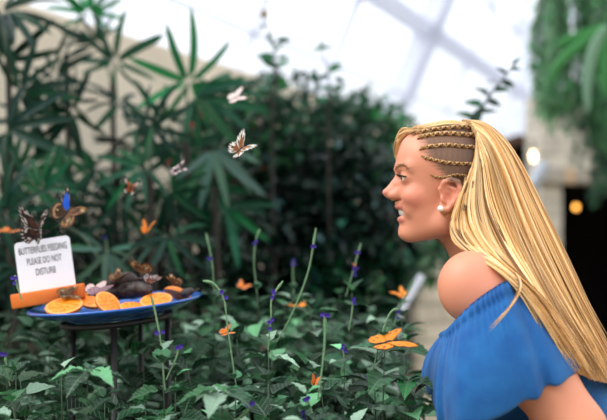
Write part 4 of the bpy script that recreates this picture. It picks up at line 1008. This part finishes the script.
for nm, v0, v1, du in (('upper_teeth', 208, 215, 0), ('lower_teeth', 215.4, 219, 1.5)):
    V = []; F = []; n = 41
    for k in range(n):
        wz = -13 + 26 * k / (n - 1); uu = 400.6 + du + (wz / 13) ** 2 * 8 + .35 * abs(math.sin(wz * math.pi / 3.9)) ** -0 * (0 if abs(math.sin(wz * math.pi / 4.2)) > .25 else 1)
        V += [(uu, v0, wz), (uu - .3, (v0 + v1) / 2, wz), (uu + .3, v1, wz), (uu + 3, v1, wz), (uu + 3, v0, wz)]
    for k in range(n - 1):
        for j in range(5): F.append((k * 5 + j, k * 5 + (j + 1) % 5, k * 5 + 5 + (j + 1) % 5, k * 5 + 5 + j))
    to_obj(nm, warp(V), F, M_teeth, woman)
V, F = ball(E(440.6, 208.6, -45), 3.0); to_obj('pearl_earring', V, F, M_pearl, woman)
a = np.linspace(0, 2 * math.pi, 25); c = np.array(E(446.2, 213.5, -43)); V, F = tubes([world(c + np.stack([2.6 * np.cos(a), 3.2 * np.sin(a), .5 * np.cos(a)], 1)) - np.array(woman.location)], [np.full(25, .0011)], 6); mesh_obj('hoop_earring', V, F, M_gold, woman)

# ---- braids
WL = np.array(woman.location)
BL = [(232, 198, 150), (220, 180, 124), (204, 158, 100), (174, 126, 74), (126, 88, 52)]
def hcol(n, lo=0, hi=5, pr=None): i = rng.choice(np.arange(lo, hi), n, p=pr); return np.array([LC(*BL[k]) for k in i]) * np.exp(rng.normal(0, .10, (n, 1)))
for pts, thick in (([(413, 136), (420, 132), (440, 128.5), (460, 127), (477, 127)], 1.75), ([(417, 139), (424, 136), (442, 133.5), (460, 134), (478, 135.5)], 1.85),
                   ([(419, 150), (426, 147), (446, 145), (460, 146), (477, 147.5)], 1.6), ([(421, 156), (428, 158.5), (440, 161.5), (455, 163.5), (474, 164)], 1.45), ([(430, 175), (438, 177.5), (447, 177), (456, 175), (466, 176)], 1.2)):
    p2 = spline(pts, 70); pw = np.array([surf_w(*Q(a_, b_, -36)[:2]) for a_, b_ in p2]); pw = np.convolve(np.pad(pw, 4, 'edge'), np.ones(9) / 9, 'valid')
    P3 = np.array([Q(a_, b_, c_ * 1.0) for (a_, b_), c_ in zip(p2, pw)]); P3[:, 2] -= .6
    tg = norm(np.gradient(P3, axis=0)); nrm = np.tile(np.array([0, -.35, -1.0]), (70, 1)); nrm = norm(nrm - tg * (nrm * tg).sum(1, keepdims=True)); sd_ = np.cross(tg, nrm)
    s_ = np.linspace(0, 1, 70); paths = []; rads = []
    for k in range(3):
        ph = s_ * 2 * math.pi * 8.5 + k * 2 * math.pi / 3; en = np.clip(s_ * 6, .35, 1)
        paths.append(world(P3 + sd_ * (np.sin(ph) * thick * .75 * en)[:, None] + nrm * (.8 + np.cos(2 * ph) * .85)[:, None]) - WL); rads.append(thick * .62 / U * en)
    V, F = tubes(paths, rads, 8); k = len(V) // 3; cc = np.concatenate([np.tile(LC(*c_), (k, 1)) for c_ in (BL[1], BL[3], (96, 66, 42))]); tt = np.tile(np.concatenate([np.repeat(s_, 8), [0, 1]]), 3)[:, None]
    mesh_obj('braid', V, F, M_hair, woman, col=cc * (1 - .25 * tt))
# ---- long hair
G = [[(462, 121, 0), (482, 124, 0), (503, 140, 0), (521, 168, 0), (542, 210, 0), (565, 258, 0), (589, 308, 0), (612, 352, 0), (636, 400, 0)],
     [(470, 122, -20), (488, 131, -33), (506, 158, -43), (522, 200, -50), (546, 256, -64), (572, 308, -76), (598, 356, -84), (612, 384, -86)],
     [(477, 133, -35), (487, 158, -45), (496, 195, -51), (511, 236, -66), (534, 284, -92), (560, 330, -108), (584, 366, -110), (594, 380, -110)],
     [(475, 158, -40), (469, 176, -46), (459, 200, -50), (452.5, 224, -53), (456, 242, -62), (474, 254, -84), (500, 269, -108), (522, 288, -118), (540, 314, -124), (557, 345, -126), (574, 371, -124)]]
NT = 30
GS = [spline([Q(*p) for p in g], NT) for g in G]
def hair_at(q):   # q 0 (outer back edge) .. 1 (front edge at the ear)
    x = np.clip(q, 0, 1) * 3; i = int(min(2, x)); return GS[i] + (GS[i + 1] - GS[i]) * (x - i)
qs = np.concatenate([-np.linspace(1, 0, 14)[:-1], np.linspace(0, 1, 14)])
sheet = np.array([hair_at(abs(q)) * np.array([1, 1, 1 if q >= 0 else -1]) for q in qs]); nq = len(qs)
ctr = np.stack([np.linspace(468, 560, NT), np.linspace(165, 380, NT), np.zeros(NT)], 1)
sh = norm(ctr[None] - sheet) * (2.5 + 5 * np.sin(np.linspace(0, 1, NT) * 3.1))[None, :, None]; outer = sheet + sh * .5; inner = sheet + sh * 1.7
V = np.vstack([outer.reshape(-1, 3), inner.reshape(-1, 3)]); o = nq * NT; F = []
for i in range(nq - 1):
    for j in range(NT - 1):
        f = (i * NT + j, i * NT + j + 1, (i + 1) * NT + j + 1, (i + 1) * NT + j); F += [f, tuple(x + o for x in f[::-1])]
for i in range(nq - 1):
    for j in (0, NT - 1): F.append((i * NT + j, (i + 1) * NT + j, (i + 1) * NT + j + o, i * NT + j + o))
for j in range(NT - 1):
    for i in (0, nq - 1): F.append((i * NT + j, i * NT + j + 1, i * NT + j + 1 + o, i * NT + j + o))
hair = to_obj('hair', V, F, M_hairb, woman)
paths = []; rads = []; cols = []
CL = [(rng.normal(0, 1, 3), rng.uniform(2.5, 6), rng.random() * 6.3, rng.uniform(-.22, .22)) for _ in range(60)]
t = np.linspace(0, 1, NT)
def lock(p, r, c, dark_root=.25):
    n = len(p); tt = np.linspace(0, 1, n); paths.append(world(p) - WL); rads.append(r / U * (np.clip(tt * 8, .5, 1) * np.clip((1 - tt) * 2.6, .1, 1))); cols.append(c[None] * (1 - dark_root * np.exp(-tt * 7))[:, None])
for side, num in ((-1, 1050), (1, 260)):
    for k in range(num):
        q = rng.random() ** .85; p = hair_at(q).copy()
        if side > 0: p = p * np.array([1, 1, -1])
        (ca, cb, cc_), cf, cp, cl_ = CL[int(q * 44) + (0 if side < 0 else 15)]
        p = p + (np.sin(t * cf + cp) - math.sin(cp))[:, None] * np.array([ca * 3.4, cb * 1.0, cc_ * 3.2]) * (t ** .7)[:, None]
        a, b, c = rng.normal(0, 1, 3); dep = -abs(rng.normal(0, 2.6)) + 1.6; nr = norm(p - ctr)
        wv = np.sin(t * (4 + 3 * rng.random()) + rng.random() * 6.3)[:, None] * np.array([a, b * .4, c]) * 2.2 * t[:, None]
        p = p + nr * dep + wv + np.array([1.5 * a, 0, 2.0 * c]) * t[:, None]
        m = int(NT * rng.uniform(.82, 1)) if q < .97 else NT
        cl = hcol(1, pr=[.2, .32, .26, .14, .08])[0] * (1 + .12 * (dep > .3)) * math.exp(cl_)
        lock(p[:m], rng.uniform(.6, 1.5), cl)
# locks over the crown, running back from the forehead
for k in range(330):
    w0 = rng.uniform(-17, 36); u0 = 404 + (w0 / 36) ** 2 * 14 + rng.uniform(0, 12); uu = np.linspace(u0, 480, 16)
    ww = w0 * np.linspace(1, .85, 16); p = np.array([(a_, min(surf_v(a_, b_), 150) - 2.4 - rng.random() * 2.0, b_) for a_, b_ in zip(uu, ww)])
    p[:, 1] = np.convolve(np.pad(p[:, 1], 3, 'edge'), np.ones(7) / 7, 'valid'); tail = hair_at(abs(w0) / 80)[3:9] * np.array([1, 1, 1 if w0 < 0 else -1])
    lock(spline(list(p[::3]) + list(tail[::2]), 26), rng.uniform(.7, 1.5), hcol(1, pr=[.3, .36, .22, .08, .04])[0], .1)
# the fringe that is swept over to the far side of the forehead
for k in range(170):
    j = rng.normal(0, 1.3, 3); s0 = rng.uniform(-12, 16)
    p = spline([(414 + s0 * .3, 131.5 + j[0] * .5, s0 * .6 - 2), (404 + j[1], 132.5 + j[0], 10 + s0 * .4), (398.4 + abs(j[1]) * 1.2, 141 + j[0], 22 + j[2]), (399.5 + abs(j[1]) * 1.6, 154 + j[0], 32 + j[2]), (411 + j[1] * 2, 176, 40 + j[2]), (432 + j[1] * 2, 206, 42 + j[2]), (458, 238, 48 + j[2])], 26)
    lock(p, rng.uniform(.7, 1.5), hcol(1, pr=[.3, .36, .22, .08, .04])[0], .1)
# locks that continue the braids backwards, and one loose strand before the shoulder
for y in (128, 136, 147.5, 164, 176):
    for k in range(9):
        q = np.interp(y, [121, 140, 176], [.25, .62, 1]); g = hair_at(q + rng.normal(0, .03)); p = spline([Q(473 if y < 170 else 464, y, surf_w(473, y) - 1.5)] + list(g[4::5] + rng.normal(0, 1, 3)), NT); lock(p, rng.uniform(1.2, 2.0), hcol(1)[0], .4)
for k in range(7):
    j = rng.normal(0, .7, 3); lock(spline([Q(515 + j[0], 272, -110), Q(520 + j[0], 285 + j[1], -128), Q(514 + j[0], 301, -136), Q(502 + j[1], 316, -141), Q(489 + j[0], 329 + j[1] * 2, -143)], 18), rng.uniform(.6, 1.1), hcol(1, pr=[.2, .3, .3, .1, .1])[0], 0)
# a few flyaway hairs
for k in range(40):
    q = rng.random() * .6; p = hair_at(q).copy(); p += norm(p - ctr) * (2 + rng.random() * 4) * np.sin(t * 3.1 + .2)[:, None] + rng.normal(0, 2, 3) * t[:, None]; lock(p, .45, hcol(1, 0, 3)[0], 0)
V, F = tubes(paths, rads, 6, flat=.75); cc = np.vstack([np.vstack([np.repeat(c, 6, axis=0), c[[0, -1]]]) for c in cols]); 
mesh_obj('hair_strands', V, F, M_hair, hair, col=cc)

# ---- blue off-the-shoulder top
NR = [(452, 324, -84), (470, 305, -108), (490, 290, -114), (509, 280, -106), (533, 281, -60), (540, 284, 0), (530, 283, 50), (536, 283, 100), (520, 292, 112), (496, 306, 106), (474, 322, 84), (455, 327, 40), (447, 330, 0), (449, 328, -40)]
HM = [(442, 424, -100), (470, 428, -138), (510, 411, -146), (540, 394, -142), (568, 378, -132), (592, 364, -66), (612, 356, 0), (602, 362, 60), (574, 375, 128), (520, 404, 140), (470, 404, 128), (436, 386, 88), (426, 382, 40), (429, 388, 0), (434, 402, -50)]
NA, NB = 420, 30
TR = spline_closed([Q(*p) for p in NR], NA); HR = spline_closed([Q(*p) for p in HM], NA); cen = np.array([505, 320, 0.])
th = np.arange(NA) / NA * 2 * math.pi; ph1 = 2.2 * np.sin(th * 2 + 1) + 1.1 * np.sin(th * 5); rows = []
for j in range(NB + 1):
    f = j / NB; p = TR + (HR - TR) * f; out = norm(p - cen); out[:, 1] *= .3
    g = np.sin(th * 58 + np.sin(th * 7) * 2) * 1.9 * math.exp(-f * 5) + (np.sin(th * 13 + ph1 * 1.5) * 2.8 + np.sin(th * 23 + 2 * ph1) * 1.8) * f ** .8
    bul = 12.5 * math.sin(f * math.pi) ** .8 + (2.2 if j in (1, 2) else 0) - (1.6 if j in (4,) else 0)
    q = p + out * (g + bul)[:, None]; q[:, 1] += (1.6 * np.sin(th * 17 + ph1 + 1)) * f * f; rows.append(q)
A = np.array(rows)
th_ = 1.3; V = np.vstack([A.reshape(-1, 3), (A - norm(A - cen) * th_).reshape(-1, 3)]); o = (NB + 1) * NA; F = []
for j in range(NB):
    for i in range(NA):
        i2 = (i + 1) % NA; f = (j * NA + i, j * NA + i2, (j + 1) * NA + i2, (j + 1) * NA + i); F += [f, tuple(x + o for x in f[::-1])]
for j in (0, NB):
    for i in range(NA): i2 = (i + 1) % NA; F.append((j * NA + i, j * NA + i2, j * NA + i2 + o, j * NA + i + o))
tp = Field(axis((430, 720, 4.5)), axis((285, 580, 4.5)), axis((-110, 111, 4.5))); torso(tp, 5.0, 38, 225)
V2, F2 = tp.nets(); topo = to_obj('blue_top', V2, F2, M_top, woman)
mesh_obj('ruffle', world(V) - WL, F, M_top, topo)
# ---- trousers and shoes (below the picture)
tr = Field(axis((560, 740, 6)), axis((440, 1000, 6)), axis((-120, 121, 6))); torso(tr, 4.0, 205, 300)
HP, KN, AN = TP(270, -4, 42), (628, 745, 44), (640, 955, 44)
tr.cap(HP, KN, 52, 36, 16, mir=True); tr.cap(KN, AN, 35, 25, 10, mir=True); tr.cap(AN, (640, 972, 44), 25, 25, 5, mir=True)
V2, F2 = tr.nets(); to_obj('trousers', V2, F2, M_trs, woman)
for s in (-1, 1):
    sf = Field(axis((540, 690, 4)), axis((940, 1002, 3)), axis((10, 80, 4)) if s > 0 else axis((-80, -10, 4)))
    sf.cap((652, 972, 44 * s), (592, 982, 46 * s), 20, 15, 8); sf.cap((640, 958, 44 * s), (642, 972, 44 * s), 20, 21, 8); V2, F2 = sf.nets(); V2[:, 1] = np.minimum(V2[:, 1], 993.3); to_obj('shoe', V2, F2, M_shoe, woman)
# ---------------------------------------------------------------- sky, camera, exposure
w = bpy.data.worlds.new('overcast_sky'); SC.world = w; w.use_nodes = True
N = w.node_tree.nodes; L = w.node_tree.links; bg = N['Background']
tc = N.new('ShaderNodeTexCoord'); sp_ = N.new('ShaderNodeSeparateXYZ'); L.new(tc.outputs['Generated'], sp_.inputs[0])
rp = N.new('ShaderNodeValToRGB'); rp.color_ramp.elements[0].position = -.0; rp.color_ramp.elements[0].color = (.10, .11, .11, 1)
rp.color_ramp.elements[1].position = 1; rp.color_ramp.elements[1].color = (.97, .98, 1, 1)
for p_, c_ in ((.49, (.12, .13, .13, 1)), (.53, (.5, .52, .56, 1)), (.62, (.76, .78, .83, 1))):
    el = rp.color_ramp.elements.new(p_); el.color = c_
mp = N.new('ShaderNodeMapRange'); mp.inputs[1].default_value = -1; mp.inputs[2].default_value = 1
L.new(sp_.outputs[2], mp.inputs[0]); L.new(mp.outputs[0], rp.inputs[0]); L.new(rp.outputs[0], bg.inputs[0]); bg.inputs[1].default_value = 1.95
su = bpy.data.lights.new('daylight', 'SUN'); su.energy = 3.4; su.angle = R(40); su.color = (1, .98, .95)
so = bpy.data.objects.new('daylight', su); COL.objects.link(so); so.rotation_euler = (R(6), R(-42), 0)
cam = bpy.data.cameras.new('camera'); cam.sensor_width = 36; cam.sensor_fit = 'HORIZONTAL'; cam.lens = FPX * 36 / 607
cam.dof.use_dof = True; cam.dof.focus_distance = 1.5; cam.dof.aperture_fstop = 2.0; cam.clip_start = .05
co = bpy.data.objects.new('camera', cam); COL.objects.link(co); co.location = (0, 0, CAMZ); co.rotation_euler = (R(90), 0, 0); SC.camera = co
vs = SC.view_settings; vs.view_transform = 'Standard'; vs.look = 'None'; vs.gamma = 1; vs.exposure = 0.1; vs.use_curve_mapping = False
SC.cycles.use_denoising = True
